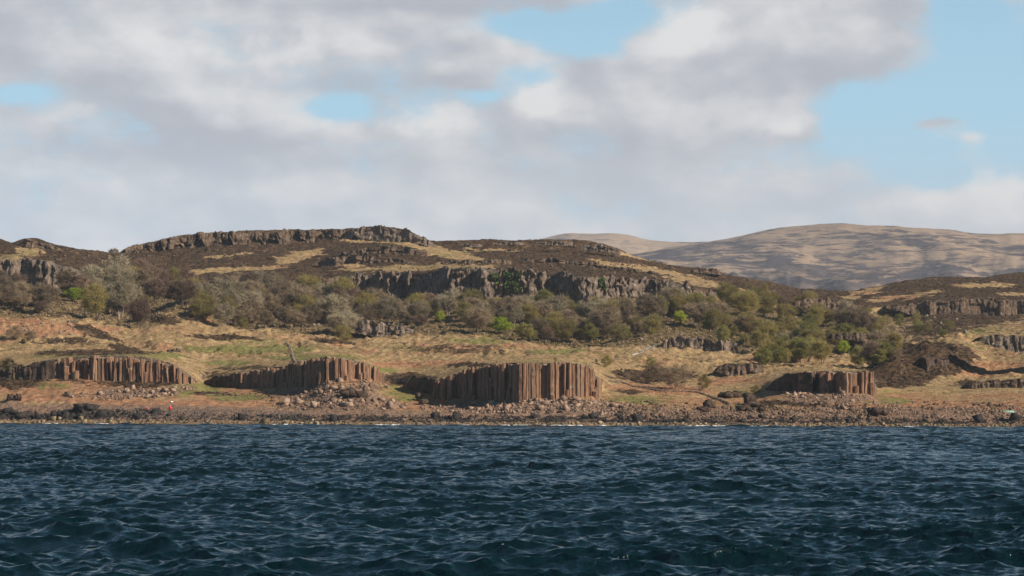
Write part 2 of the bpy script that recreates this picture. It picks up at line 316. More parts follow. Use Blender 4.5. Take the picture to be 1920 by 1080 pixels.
def m_stone(name, lo, hi, pale, k=1.0):
    m, g, b = material(name); p = pos(g); oi = g.node('ShaderNodeObjectInfo').outputs['Random']
    n1 = g.noise(p, .9 * k, 3, .6); n2 = g.noise(p, 5 * k, 4, .6)
    c = g.mix(g.step(.3, .7, g.add(n1, g.mul(g.sub(oi, .5), .25))), lo, hi); c = g.mix(g.step(.62, .76, n2), c, pale)
    g.put(b.inputs['Base Color'], c); g.put(b.inputs['Normal'], g.bump(n2, .6, .12)); b.inputs['Specular IOR Level'].default_value = .15
    return m

def m_plain(name, col, rough=.7, spec=.3, vary=.25, scale=3):
    m, g, b = material(name); n = g.noise(opos(g), scale, 4, .6)
    d = tuple(c * (1 - vary) for c in col)
    g.put(b.inputs['Base Color'], g.mix(g.step(.3, .7, n), d, col)); b.inputs['Roughness'].default_value = rough; b.inputs['Specular IOR Level'].default_value = spec
    return m

def m_leaf(name, a, c_, trans=0.0, tw=None):
    m, g, b = material(name); oi = g.node('ShaderNodeObjectInfo').outputs['Random']; p = pos(g)
    f = g.add(g.mul(g.noise(p, .55, 3, .6), .9), g.mul(g.sub(oi, .5), .5))
    c = g.mix(g.step(.25, .75, f), a, c_)
    f2 = g.noise(p, 2.5, 2, .5)
    if tw: c = g.mix(g.step(.50, .62, f2), c, tw)
    g.put(b.inputs['Base Color'], c); b.inputs['Roughness'].default_value = .8; b.inputs['Specular IOR Level'].default_value = .1
    tr = g.node('ShaderNodeBsdfTranslucent'); g.put(tr.inputs['Color'], c); mx = g.node('ShaderNodeMixShader'); mx.inputs[0].default_value = trans
    g.l.new(b.outputs[0], mx.inputs[1]); g.l.new(tr.outputs[0], mx.inputs[2]); g.l.new(mx.outputs[0], m.node_tree.nodes['Material Output'].inputs[0])
    return m

MAT = dict(
    ground=m_terrain(), column=m_column(),
    cliff=m_rock('grey_cliff_rock', (.050, .040, .033), (.30, .222, .165), (.47, .39, .32), (.065, .065, .022), 1.0, .57, .66),
    crag=m_rock('brown_crag_rock', (.045, .034, .026), (.235, .158, .105), (.40, .31, .235), (.065, .043, .028), 1.3, .57, .60),
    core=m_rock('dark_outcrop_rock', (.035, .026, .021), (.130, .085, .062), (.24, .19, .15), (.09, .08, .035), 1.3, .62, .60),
    shore=m_rock('shore_rock', (.022, .020, .019), (.070, .060, .053), (.20, .15, .10), (.12, .085, .045), 2.0, .66, .70),
    boulder=m_stone('rubble_stone', (.15, .097, .068), (.41, .285, .205), (.54, .44, .35)),
    grey_stone=m_stone('grey_stone', (.15, .125, .105), (.38, .32, .265), (.55, .50, .44)),
    shingle=m_stone('shingle_stone', (.045, .040, .038), (.20, .155, .13), (.36, .30, .25), 2.0),
    boulder_dark=m_stone('weathered_wall_stone', (.07, .055, .045), (.22, .175, .14), (.46, .40, .33)),
    scree=m_stone('scree_stone', (.10, .068, .050), (.30, .20, .138), (.46, .37, .29), 1.2),
    tide=m_stone('tide_line_stone', (.13, .095, .055), (.40, .30, .18), (.50, .42, .30), 1.3),
    bark=m_plain('tree_bark', (.13, .105, .085)), palebark=m_plain('pale_bark', (.34, .30, .25)),
    deadwood=m_plain('bleached_wood', (.62, .56, .48), .8, .1),
)
LEAF = dict(
    brown=m_leaf('brown_twigs', (.20, .150, .095), (.40, .305, .195), .30),
    purple=m_leaf('purple_brown_twigs', (.165, .112, .080), (.32, .22, .155), .30),
    grey=m_leaf('lichen_grey_twigs', (.27, .225, .145), (.47, .395, .265), .30),
    olive=m_leaf('olive_buds', (.23, .200, .058), (.44, .37, .110), .45, (.32, .24, .14)),
    green=m_leaf('spring_leaves', (.18, .185, .045), (.36, .345, .095), .45, (.31, .24, .12)),
    bright=m_leaf('bright_spring_leaves', (.30, .38, .040), (.52, .56, .080), .5),
    dark=m_leaf('dark_shrub_leaves', (.035, .032, .018), (.10, .08, .04)),
    ivy=m_leaf('ivy_leaves', (.05, .085, .022), (.12, .155, .042)),
)

# ------------------------------------------------------------------ ground
def build_ground():
    v = np.stack([TX, TY, TZ], -1).reshape(-1, 3)
    me = raw_mesh('ground', v, grid_faces(*TY.shape), True)
    for nm, ch in (('zones', (heather, grn, brk, shing)), ('zones_shore', (wet, weed, wood, wood * 0 + 1))):
        at = me.attributes.new(nm, 'FLOAT_COLOR', 'POINT')
        at.data.foreach_set('color', np.stack([np.clip(c, 0, 1) for c in ch], -1).astype(np.float32).ravel())
    tag(link('ground', me, MAT['ground']), kind='structure')
build_ground()

# ------------------------------------------------------------------ far mountain
def build_far(name, ridge, Yr, Y0, z0, seed, m):
    uu = np.arange(640, 2700, 3.0); r = np.array(ridge, float)
    rp = gauss1(np.interp(uu, r[:, 0], r[:, 1]), 2.5) + .9 * fbm(uu / 55, uu * 0, 4, seed + 2)
    T = np.linspace(0, 1, 150)[:, None]
    zr = Z_of(rp, Yr)[None, :]
    Y = Y0 + (Yr - Y0) * T + 0 * uu[None, :]; x = X_of(uu[None, :], Y)
    prof = 0.42 * T + 0.58 * T ** 1.7
    k = 7.0; tt = prof + .03 * fbm(x / 500, Y / 500, 3, seed)
    st = (np.floor(tt * k) + sstep(0.15, 0.75, tt * k - np.floor(tt * k))) / k
    prof = np.where(T < .97, .55 * prof + .45 * st, prof)
    z = z0 + (zr - z0) * prof
    w = np.sin(np.clip(T, 0, 1) * math.pi)
    z = z + w * (38 * fbm(x / 380, Y / 420, 4, seed + 5) - 22 * np.abs(fbm(x / 170, Y / 900, 3, seed + 6))) + (w * 11 + 1.2) * fbm(x / 90, Y / 140, 5, seed + 9)
    back = np.stack([x[-1] * 1.12, Y[-1] * 1.12, z[-1] - 120], -1)[None]
    v = np.concatenate([np.stack([x, Y, z], -1), back], 0)
    me = raw_mesh(name, v.reshape(-1, 3), grid_faces(*v.shape[:2]), True)
    tag(link(name, me, m), kind='structure')

def m_far():
    m, g, b = material('moorland'); p = pos(g)
    v = g.vmul(p, (1, 1, 4.0))
    n = g.noise(v, .0055, 9, .70, .8); n2 = g.noise(g.vmul(p, (1, 1, 7)), .02, 6, .65)
    z = g.xyz(p)[2]
    f = g.add(g.add(n, g.mul(g.sub(n2, .5), .65)), g.mul(g.sub(z, 260), .0007))
    c = g.mix(g.step(.465, .585, f), (.058, .046, .046), (.34, .240, .155))
    c = g.mix(g.mul(g.step(.48, .62, g.noise(g.vadd(v, (900, 0, 0)), .011, 7, .7, .5)), .6), c, (.20, .145, .11))
    c = g.mix(g.step(.60, .75, n2), c, (.12, .09, .07))
    g.put(b.inputs['Base Color'], c); b.inputs['Specular IOR Level'].default_value = .05
    g.put(b.inputs['Normal'], g.bump(n2, .6, 14))
    return m
MF = m_far()
build_far('hill', [(640, 500), (900, 472), (980, 456), (1030, 444), (1060, 437), (1100, 438), (1160, 437), (1185, 441), (1212, 450), (1262, 454), (1330, 453), (1450, 462), (1700, 480), (2700, 520)], 7000, 5400, 120, 7, MF)
build_far('mountain', [(640, 640), (1000, 520), (1150, 476), (1200, 474), (1250, 466), (1300, 458), (1345, 450), (1400, 441), (1435, 432), (1470, 426), (1530, 421), (1580, 419), (1640, 423), (1690, 425), (1740, 428), (1790, 430), (1815, 436), (1860, 438), (1920, 437), (2050, 445), (2300, 470), (2700, 520)], 5000, 2700, 40, 31, MF)

# ------------------------------------------------------------------ basalt columns
def prism(cx, cy, z0, z1, r, n, rot, lean, rg):
    nr = max(3, int((z1 - z0) / .65) + 1)
    zs = np.linspace(z0, z1, nr)
    zs = np.concatenate([zs[:-1], [z1 - min(.12, .15 * r)], [z1]])
    a = rot + np.arange(n) * 2 * math.pi / n + rg.uniform(-.18, .18, n)
    rad = r * rg.uniform(.88, 1.1, n)
    V = []
    for i, z in enumerate(zs):
        k = 1.0 + rg.uniform(-.07, .06)
        if i == len(zs) - 1: k *= .86
        ox, oy = rg.uniform(-.075, .075, 2) * r
        t = (z - z0)
        tz = z + (rg.uniform(-.10, .10, n) * r if i >= len(zs) - 2 else 0)
        V.append(np.stack([cx + lean[0] * t + ox + k * rad * rg.uniform(.94, 1.06, n) * np.cos(a), cy + lean[1] * t + oy + k * rad * rg.uniform(.94, 1.06, n) * np.sin(a), tz + 0 * a], -1))
    nr = len(zs); V = np.concatenate(V)
    Fq = []
    for i in range(nr - 1):
        for j in range(n):
            Fq.append((i * n + j, i * n + (j + 1) % n, (i + 1) * n + (j + 1) % n, (i + 1) * n + j))
    Fq = [tuple(f) for f in Fq] + [tuple((nr - 1) * n + j for j in range(n))]
    return V, Fq

def py_mesh(name, V, Fs):
    me = bpy.data.meshes.new(name); me.from_pydata([tuple(map(float, q)) for q in V], [], Fs); me.update(); return me

def at_path(path, u): p = np.array(path, float); return np.interp(u, p[:, 0], p[:, 1])

def outcrop(label, path, u0, u1, width, seed, broken=.12, jag=.25, lean_amt=.012, wob=.3, tops=(-.35, .12)):
    rg = np.random.default_rng(seed)
    uu = np.linspace(u0, u1, 1500); yy = at_path(path, uu); xx = X_of(uu, yy)
    s = np.concatenate([[0], np.cumsum(np.hypot(np.diff(xx), np.diff(yy)))])
    pt = np.interp(uu, U, gauss1(P_top, 1.2)); pf = np.interp(uu, U, gauss1(P_foot, 1.2))
    um = .5 * (u0 + u1); ym = at_path(path, um)
    root = empty('basalt_outcrop', (float(X_of(um, ym)), float(ym), float(Z_of(np.interp(um, uu, pf), ym))))
    tag(root, label, 'rock outcrop', 'columnar basalt outcrops above the shore')
    L0 = np.array(root.location)
    back = []
    pos_ = .3 * width; run = 0.0; run_left = 0
    while pos_ < s[-1] - .2:
        w = width * rg.choice([.55, .75, .9, 1.05, 1.3, 1.5], p=[.12, .2, .26, .22, .13, .07]) * rg.uniform(.9, 1.1)
        u = np.interp(pos_ + w / 2, s, uu); Y = at_path(path, u); x = X_of(u, Y)
        du = .4; tx = X_of(u + du, at_path(path, u + du)) - X_of(u - du, at_path(path, u - du)); ty = at_path(path, u + du) - at_path(path, u - du)
        nl = math.hypot(tx, ty); nx, ny = ty / nl, -tx / nl           # outward (towards the viewer)
        if run_left <= 0: run = rg.choice([-1.9, -1.3, -.4, .5, .9, 1.1]) * wob * rg.uniform(.7, 1.2); run_left = rg.integers(1, 4)
        run_left -= 1
        off = run + rg.uniform(-jag, jag) * w
        zt = Z_of(np.interp(u, uu, pt), Y) + rg.uniform(*tops); zb = Z_of(np.interp(u, uu, pf), Y) - 1.6
        h = zt - zb - 1.6
        r = w * .60
        ln = rg.uniform(-1, 1, 2) * lean_amt
        if h > .6:
            zt2 = zt
            if rg.random() < broken and h > 2.5: zt2 = zb + 1.6 + h * rg.uniform(.12, .75)
            V, Fs = prism(x + nx * off, Y + ny * off, zb, zt2, r, int(rg.integers(5, 8)), rg.uniform(0, 1), ln, rg)
            o = link('column', py_mesh('column', V - L0, Fs), MAT['column'], root)
            if rg.random() < .18 and h > 2.5:                         # a stump standing in front
                V, Fs = prism(x + nx * (off + .75 * w), Y + ny * (off + .75 * w), zb, zb + 1.6 + h * rg.uniform(.06, .35), r * .8, 6, rg.uniform(0, 1), ln, rg)
                back.append((V - L0, Fs))
            for kk in (1, 2):
                V, Fs = prism(x - nx * (.95 * w * kk - .25 * off) , Y - ny * (.95 * w * kk - .25 * off), zb, zt + rg.uniform(-.3, .1), r * 1.12, 6, rg.uniform(0, 1), ln, rg)
                back.append((V - L0, Fs))
        pos_ += w * .93
    VV = []; FF = []; n = 0
    for V, Fs in back:
        VV.append(V); FF += [tuple(i + n for i in f) for f in Fs]; n += len(V)
    link('broken_column_core', py_mesh('broken_column_core', np.concatenate(VV), FF), MAT['column'], root)
    return root

outcrop('long low outcrop of leaning red columns at the left end of the shore', path_A, 96, 362, .74, 3, .42, .55, .075, .55, (-1.3, .1))
outcrop('outcrop of columns with a long dark low wing and a steep rubble slope below', path_B, 404, 712, .74, 5, .14, .34, .022, .40, (-.8, .15))
outcrop('tallest flat-topped outcrop of straight red columns near the middle of the shore', path_C, 814, 1119, .86, 8, .10, .42, .016, .55, (-.4, .12))
outcrop('small outcrop with dark rounded left side and pale columns at its right end', path_D, 1520, 1636, .9, 13, .16, .36, .03, .45, (-.7, .12))

# ------------------------------------------------------------------ crags (rough rock faces set into the slopes)
def cells1d(s, w, seed):
    """irregular 1-D cells: id, position in the cell 0..1"""
    i = np.floor(s / w)
    def b(k): return (k + .8 * (_h(k, k * 0 + 3, seed) - .5)) * w
    i = np.where(s < b(i), i - 1, i); i = np.where(s >= b(i + 1), i + 1, i)
    lo, hi = b(i), b(i + 1)
    return i, (s - lo) / (hi - lo)

def crag(label, top, base, dist, seed, m='cliff', butt=4.0, bw=15.0, flute=1.6, fw=3.4, setback=3.0, name='cliff', cat='cliff', group=None, rows=16, depth=9.0, du=1.3, jagtop=1.0, patchy=0.0):
    t_ = np.array(top, float); b_ = np.array(base, float)
    uu = np.arange(max(t_[0, 0], b_[0, 0]), min(t_[-1, 0], b_[-1, 0]) + .1, du)
    pt = np.interp(uu, t_[:, 0], t_[:, 1]); pb = np.interp(uu, b_[:, 0], b_[:, 1])
    if patchy: pb = pt + (pb - pt) * np.clip(1 - patchy + patchy * 1.5 * (.5 + .9 * fbm(uu / 26, uu * 0, 3, seed + 30)), .12, 1.1)
    Yb = np.array([dist(u) for u in uu]) if callable(dist) else np.interp(uu, [d[0] for d in dist], [d[1] for d in dist])
    x0 = X_of(uu, Yb); zt = Z_of(pt, Yb); zb = Z_of(pb, Yb)
    end = np.clip(np.minimum(uu - uu[0], uu[-1] - uu) / 22.0, 0, 1)
    T = np.concatenate([[-.22, -.08], np.linspace(0.02, 1, rows)])[:, None]
    H = np.maximum(zt - zb, .05)[None, :]
    zz = zb[None, :] + H * T
    s = x0[None, :] + 0 * T
    s1 = s + 1.1 * perlin(s / 9, zz / 9, seed); s2 = s + .40 * perlin(s / 3, zz / 5, seed + 1)
    i1, c1 = cells1d(s1, bw, seed); i2, c2 = cells1d(s2, fw, seed + 2); i3, c3 = cells1d(s2 * 1.0 + 50, fw * .37, seed + 4)
    saw = np.where(c1 < .62, c1 / .62, (1 - c1) / .38)
    d = butt * (saw * (.4 + .6 * _h(i1, i1 * 0, seed + 7)) + .5 * fbm(s / 22, s * 0, 2, seed + 6))
    d = d + flute * (_h(i2, i2 * 0 + np.floor(T * 2.3 + _h(i2, i2 * 0 + 8, seed)), seed + 9) - .4 + .45 * (1 - (2 * c2 - 1) ** 2))
    d = d + flute * .40 * (_h(i3, i3 * 0 + np.floor(T * 4 + 3 * _h(i3, i3 * 0 + 1, seed)), seed + 11) + .5 * (1 - (2 * c3 - 1) ** 2))
    d = d + .30 * flute * fbm(s / 2.2, zz / 2.2, 3, seed + 13)
    d = d * end[None, :] - depth * .25 * T * .35 - .0
    jag = (flute * .9 * (_h(i2, i2 * 0 + 5, seed + 15) - .6) + .35 * flute * (_h(i3, i3 * 0 + 2, seed + 16) - .5)) * sstep(.5, 1.0, T) * jagtop
    zz = zz + np.minimum(jag, .25 * H) * end[None, :] - .03 * H
    Y = Yb[None, :] - d - setback * .15
    x = x0[None, :] + 0 * T + .25 * flute * perlin(s / 1.7, zz / 1.7, seed + 20)
    rowsV = [np.stack([x, Y, zz], -1)]
    for q, dz in ((.35, .06), (.8, .0), (1.5, -.35), (2.6, -1.2)):     # the top runs back into the slope
        Yq = Y[-1] + depth * q * .6
        zq = zz[-1] + dz * .8 + .3 * flute * perlin(x[-1] / 2.5, Yq / 2.5, seed + 22) * (q < 1.2) * end
        rowsV.append(np.stack([x[-1], Yq, zq], -1)[None])
    v = np.concatenate(rowsV, 0)
    me = raw_mesh(name, v.reshape(-1, 3), grid_faces(*v.shape[:2]), False)
    return tag(link(name, me, MAT[m]), label, cat, group)

def on_c(k, off=-1.0): return lambda u: float(np.interp(u, U, CY[k])) + off
crag('long dark fluted cliff above the middle of the wood', [(636, 518), (700, 515), (740, 513), (800, 511), (850, 504), (900, 501), (960, 509), (1040, 514), (1130, 519), (1200, 524), (1262, 529), (1342, 548)],
     [(636, 540), (680, 560), (720, 573), (770, 575), (850, 566), (900, 561), (950, 557), (1040, 572), (1100, 571), (1160, 556), (1230, 564), (1342, 566)], on_c(7), 101, 'cliff', 8, 17, 3.3, 2.7)
crag('broken dark crags west of the long cliff, half hidden by bushes', [(470, 536), (520, 528), (560, 522), (600, 519), (640, 516)], [(470, 540), (520, 541), (560, 543), (600, 544), (640, 546)], on_c(7, -2), 103, 'crag', 3, 10, 1.4, 2.5, name='crag', cat='crag')
crag('pale pinkish cliff above the trees at the far left', [(-80, 488), (0, 489), (40, 486), (100, 493), (128, 499), (152, 512)], [(-80, 540), (0, 541), (60, 541), (120, 541), (152, 541)], on_c(7, -1), 107, 'cliff', 5.0, 13, 2.2, 3.0)
crag('rim of dark broken rock along the flat hilltop', [(233, 466), (262, 458), (340, 443), (380, 438), (450, 434), (560, 432), (650, 431)], [(233, 474), (262, 471), (340, 463), (380, 465), (450, 457), (560, 455), (650, 450)], on_c(11, 3), 109, 'crag', 5.5, 14, 2.0, 3.4, depth=7, patchy=.85)
crag('pale rounded summit bluff at the highest point of the hill', [(648, 434), (668, 429), (690, 425), (735, 425), (765, 431), (785, 441), (803, 450), (818, 460)], [(648, 450), (690, 447), (740, 452), (780, 458), (803, 463), (818, 467)], on_c(11, 1), 113, 'cliff', 2, 12, 1.6, 2.6, depth=7, patchy=.3)
G2 = 'small crags on the upper slopes of the hill'
crag('dark stepped crag just below the summit bluff', [(610, 482), (640, 474), (690, 463), (740, 464), (800, 470)], [(610, 490), (640, 490), (690, 476), (740, 475), (800, 480)], on_c(9, 30), 117, 'crag', 3, 12, 1.8, 3.2, name='crag', cat='crag', group=G2)
crag('lower dark crag under the stepped crag on the hillside', [(590, 492), (620, 482), (670, 480), (720, 486), (780, 489)], [(590, 497), (620, 497), (670, 496), (720, 496), (780, 497)], on_c(9, 2), 119, 'crag', 3, 9, 1.6, 2.6, name='crag', cat='crag', group=G2)
crag('low rock ledge between the two pale grass strips of the hill', [(800, 492), (850, 487), (920, 487), (960, 490)], [(800, 497), (850, 494), (920, 494), (960, 496)], on_c(9, 4), 121, 'crag', 2, 8, 1.2, 2.2, name='crag', cat='crag', group=G2)
crag('line of pink boulders and ledges slanting down the right shoulder of the hill', [(980, 484), (1040, 486), (1100, 492), (1180, 503), (1260, 517)], [(980, 490), (1040, 494), (1100, 501), (1180, 511), (1260, 524)], on_c(9, 20), 123, 'crag', 2.5, 7, 1.6, 2.2, name='crag', cat='crag', group=G2)
for k_, (ua, ub, pa, hh_, lb) in enumerate([(862, 905, 457, 5, 'small rock outcrop at the left end of the rounded skyline'), (925, 985, 454, 5, 'low rock outcrop in the middle of the rounded skyline'), (1005, 1075, 452, 7, 'pale boulder line near the top of the rounded skyline'), (1090, 1165, 459, 9, 'pale rocks where the rounded skyline starts to fall to the right')]):
    crag(lb, [(ua, pa + 1), ((ua + ub) / 2, pa), (ub, pa + (11 if k_ == 3 else 1))], [(ua, pa + hh_ - 1), ((ua + ub) / 2, pa + hh_), (ub, pa + hh_ + (10 if k_ == 3 else 0))], on_c(11, -14), 127 + k_, 'cliff', .8, 6, 1.2, 1.8, name='crag', cat='crag', group=G2, depth=3)
crag('flat dark rock tip on the skyline where the hill falls away', [(1300, 505), (1318, 503), (1344, 505), (1356, 512)], [(1300, 510), (1318, 511), (1344, 513), (1356, 516)], on_c(11, 0), 131, 'crag', 1.5, 7, 1.2, 2.6, name='crag', cat='crag', group=G2)
crag('dark heathery ridge rocks on the left skyline', [(30, 458), (50, 449), (75, 452), (115, 466), (150, 474)], [(30, 464), (50, 465), (75, 471), (115, 479), (150, 485)], on_c(10, 40), 133, 'crag', 2.5, 10, 1.4, 3, name='crag', cat='crag', group=G2)
crag('dark shaded cliff on the moor at the far right', [(1660, 574), (1700, 572), (1740, 563), (1800, 559), (1850, 560), (1920, 564), (2100, 560)], [(1660, 577), (1700, 586), (1740, 586), (1800, 588), (1850, 588), (1920, 588), (2100, 588)], on_c(7, -1), 137, 'crag', 3.5, 13, 1.4, 3.0)
G3 = 'small crags between the trees and fields'
def near(k, t): 
    a = CY[k] * (1 - t) + CY[k + 1] * t
    return lambda u: float(np.interp(u, U, a))
crag('dark heathery rock flank on the shaded left side of the round knoll', [(1652, 714), (1680, 693), (1710, 677), (1740, 667), (1775, 672), (1812, 692)], [(1652, 718), (1680, 721), (1710, 723), (1740, 720), (1775, 709), (1812, 694)], [(1652, 662), (1735, 637), (1770, 642), (1812, 664)], 171, 'core', .8, 6, .9, 1.7, name='crag', cat='crag', group=G3, depth=8)
crag('grey and white lichened crag at the edge of the middle wood', [(655, 605), (680, 601), (720, 606), (762, 612), (775, 618)], [(655, 610), (680, 622), (720, 629), (762, 625), (775, 622)], near(5, .97), 139, 'grey_stone' if False else 'cliff', 2.0, 6, 1.2, 1.6, name='crag', cat='crag', group=G3)
crag('grey crag with a dark shaded left side above the orange field', [(1232, 656), (1245, 640), (1262, 632), (1300, 634), (1345, 637), (1385, 644)], [(1232, 663), (1250, 666), (1290, 664), (1345, 661), (1385, 660)], near(5, .85), 141, 'cliff', 2.6, 8, 1.2, 1.8, name='crag', cat='crag', group=G3)
crag('low heather-topped crag with pale streaks by the green scrub', [(1345, 690), (1365, 682), (1400, 683), (1432, 684)], [(1345, 696), (1365, 700), (1400, 702), (1432, 699)], near(4, .8), 143, 'crag', 1.5, 6, .9, 1.6, name='crag', cat='crag', group=G3)
crag('heathery rock step high among the scrub on the right', [(1490, 566), (1520, 558), (1560, 560), (1602, 572)], [(1490, 573), (1520, 578), (1560, 580), (1602, 583)], near(6, .9), 147, 'crag', 2, 8, 1.3, 2.2, name='crag', cat='crag', group=G3)
crag('long low rock ledge below the scrub on the right', [(1560, 626), (1610, 623), (1660, 630), (1690, 638)], [(1560, 633), (1610, 638), (1660, 643), (1690, 645)], near(5, .97), 149, 'crag', 1.5, 7, 1.0, 1.8, name='crag', cat='crag', group=G3)
crag('pale columned crag on the grassy slope at the right edge', [(1838, 632), (1850, 629), (1890, 628), (1930, 630), (2050, 630)], [(1838, 640), (1860, 646), (1890, 652), (1930, 658), (2050, 660)], near(4, .93), 151, 'cliff', .5, 9, .8, 1.4, name='crag', cat='crag', group=G3)
crag('dark overgrown rock bank above the flats at the right edge', [(1788, 736), (1810, 722), (1850, 714), (1890, 712), (1930, 708), (2050, 706)], [(1788, 739), (1830, 738), (1870, 735), (1930, 728), (2050, 728)], near(4, .12), 153, 'crag', 1.2, 8, .8, 1.8, name='crag', cat='crag', group=G3)
crag('dark rounded rock flank forming the left side of the small outcrop', [(1438, 728), (1448, 715), (1460, 705), (1478, 699), (1505, 697), (1530, 698)], [(1438, 732), (1455, 734), (1478, 735), (1505, 737), (1530, 738)], lambda u: float(at_path(path_D, u)) - .8, 155, 'core', 1.5, 5, .8, 1.4, name='crag', cat='crag', group=G3, depth=3)
crag('overgrown crumbling rock bank left of the leaning columns', [(-80, 694), (0, 690), (40, 684), (104, 674)], [(-80, 708), (0, 708), (60, 709), (104, 711)], lambda u: float(at_path(path_A, u)) - .6, 157, 'core', .8, 5, .7, 1.1, name='crag', cat='crag', group=G3, depth=3)
crag('low dark wall of rock trailing left from the rubble outcrop', [(383, 714), (400, 707), (420, 703), (450, 699)], [(383, 719), (400, 722), (420, 727), (450, 729)], lambda u: float(at_path(path_B, u)) - .8, 159, 'core', .8, 5, .6, 1.1, name='crag', cat='crag', group=G3, depth=3)
crag('broken dark rocks in the gap left of the tallest columns', [(762, 722), (772, 706), (790, 703), (806, 708), (820, 712)], [(762, 726), (780, 728), (795, 730), (820, 740)], lambda u: float(np.interp(u, [762, 820], [604, 591])), 161, 'core', 1.2, 4, .8, 1.3, name='crag', cat='crag', group=G3, depth=4)

# ------------------------------------------------------------------ boulders
def hull(seed, n=13, flat=1.0, blocky=.75):
    rg = np.random.default_rng(seed)
    p = rg.uniform(-1, 1, (n, 3)); p = np.sign(p) * np.abs(p) ** blocky; p *= (1, rg.uniform(.6, .95), rg.uniform(.5, .8) * flat)
    bm = bmesh.new()
    vs = [bm.verts.new(q) for q in p]
    r = bmesh.ops.convex_hull(bm, input=vs)
    bmesh.ops.delete(bm, geom=list({e for e in r['geom_interior'] + r['geom_unused'] if isinstance(e, bmesh.types.BMVert)}), context='VERTS')
    bmesh.ops.triangulate(bm, faces=bm.faces[:])
    bm.verts.index_update()
    v = np.array([q.co[:] for q in bm.verts]); f = np.array([[w.index for w in q.verts] for q in bm.faces]); bm.free()
    return v, f
HULLS = [hull(500 + i, int(9 + i % 6)) for i in range(14)]
def rot3(rg, tilt=.5):
    a = rg.uniform(0, 6.283); bx, by = rg.normal(0, tilt, 2)
    ca, sa = math.cos(a), math.sin(a); Rz = np.array([[ca, -sa, 0], [sa, ca, 0], [0, 0, 1]])
    cb, sb = math.cos(bx), math.sin(bx); Rx = np.array([[1, 0, 0], [0, cb, -sb], [0, sb, cb]])
    cc, sc = math.cos(by), math.sin(by); Ry = np.array([[cc, 0, sc], [0, 1, 0], [-sc, 0, cc]])
    return Rz @ Rx @ Ry

def talus(zone, n_big, n_small, big, small, label, cat, group, m, stuff, seed, name='boulder', k0=1.0, k1=4.0, ms=None):
    """zone: list of (u, p, ru, rp) ellipses; the biggest stones are things, the rest one mass"""
    rg = np.random.default_rng(seed); w = np.array([q[2] * q[3] for q in zone], float); w /= w.sum()
    def pick():
        while True:
            q = zone[rg.choice(len(zone), p=w)]; a = rg.uniform(0, 6.283); r = math.sqrt(rg.random())
            u = q[0] + q[2] * r * math.cos(a); p = q[1] + q[3] * r * math.sin(a)
            if -70 < u < 1990: return spot(u, p, k0, k1)
    sp = Soup()
    for i in range(n_small):
        x, y, z = pick(); v, f = HULLS[int(rg.integers(len(HULLS)))]
        s = small[0] * (small[1] / small[0]) ** (rg.random() ** 2.2)
        sp.add((v * s * rg.uniform(.7, 1.3, 3)) @ rot3(rg).T + (x, y, z + .15 * s), f)
    if n_small: tag(link(stuff, sp.mesh(stuff), ms or m), kind='stuff')
    protos = []
    for i in range(n_big):
        x, y, z = pick(); s = big[0] * (big[1] / big[0]) ** (rg.random() ** 1.6)
        if len(protos) < 10:
            v, f = HULLS[i % len(HULLS)]
            o = link(name, raw_mesh(name, v, f), m); protos.append(o)
        else:
            o = protos[int(rg.integers(len(protos)))].copy(); COL.objects.link(o)
        o.location = (x, y, z + .22 * s); o.scale = tuple(s * rg.uniform(.8, 1.25, 3)); o.rotation_euler = (rg.normal(0, .35), rg.normal(0, .35), rg.uniform(0, 6.28))
        tag(o, label, cat, group)

ZB = [(640, 728, 70, 16), (610, 748, 90, 16), (680, 760, 90, 10), (700, 722, 30, 12), (560, 762, 50, 8)]
ZC = [(1000, 762, 160, 14), (880, 766, 100, 10), (1140, 768, 70, 12), (1080, 756, 60, 8)]
ZA = [(270, 738, 70, 9), (210, 746, 40, 6), (340, 728, 30, 7), (150, 742, 30, 4)]
ZD = [(1560, 746, 80, 9), (1620, 762, 70, 8), (1500, 742, 40, 6)]
ZE = [(1300, 772, 200, 12), (1500, 776, 200, 10), (1750, 776, 200, 12), (1880, 772, 70, 10)]
talus(ZB, 80, 1700, (.5, 1.7), (.16, .5), 'reddish angular boulder in the rubble slope below the outcrop with the dark low wing', 'boulder', 'boulders below the outcrop with the dark wing', MAT['boulder'], 'rubble', 61)
talus(ZC, 75, 3000, (.45, 1.25), (.14, .48), 'pinkish broken block in the rubble at the foot of the tallest columns', 'boulder', 'blocks below the tallest columns', MAT['boulder'], 'rubble', 62)
talus(ZA, 45, 1100, (.45, 1.15), (.14, .42), 'pale pink block in the tongue of rubble below the leaning columns', 'boulder', 'blocks below the leaning columns', MAT['boulder'], 'rubble', 63)
talus(ZD, 30, 800, (.40, 1.0), (.14, .40), 'pale block in the small scree below the right-hand outcrop', 'boulder', 'blocks below the small right-hand outcrop', MAT['boulder'], 'rubble', 64)
talus(ZE, 0, 3000, (.4, .8), (.12, .45), '', '', '', MAT['scree'], 'scree', 65)
ZS = [(u, 797 - 7 + 7 * u / 1920 - 3, 90, 8) for u in range(-40, 1960, 110)]
def shore_zone(lo, hi): return [(u, 795 + 7 * u / 1920 - .5 * (lo + hi), 70, .5 * (hi - lo)) for u in range(-40, 1990, 70)]
talus(shore_zone(5, 19), 60, 3000, (.5, 1.9), (.15, .5), 'dark wet rock on the tide line of the shore', 'rock', 'dark rocks along the tide line', MAT['shore'], 'shore_stones', 66, 'shore_rock', 1.0, 2.4)
talus([(60, 782, 170, 6), (210, 776, 110, 7)], 30, 500, (.6, 2.0), (.2, .6), 'black craggy shore rock on the tide line below the leaning columns', 'rock', 'black rocks at the left end of the shore', MAT['shore'], 'shore_stones', 67, 'shore_rock', 1.0, 2.4)
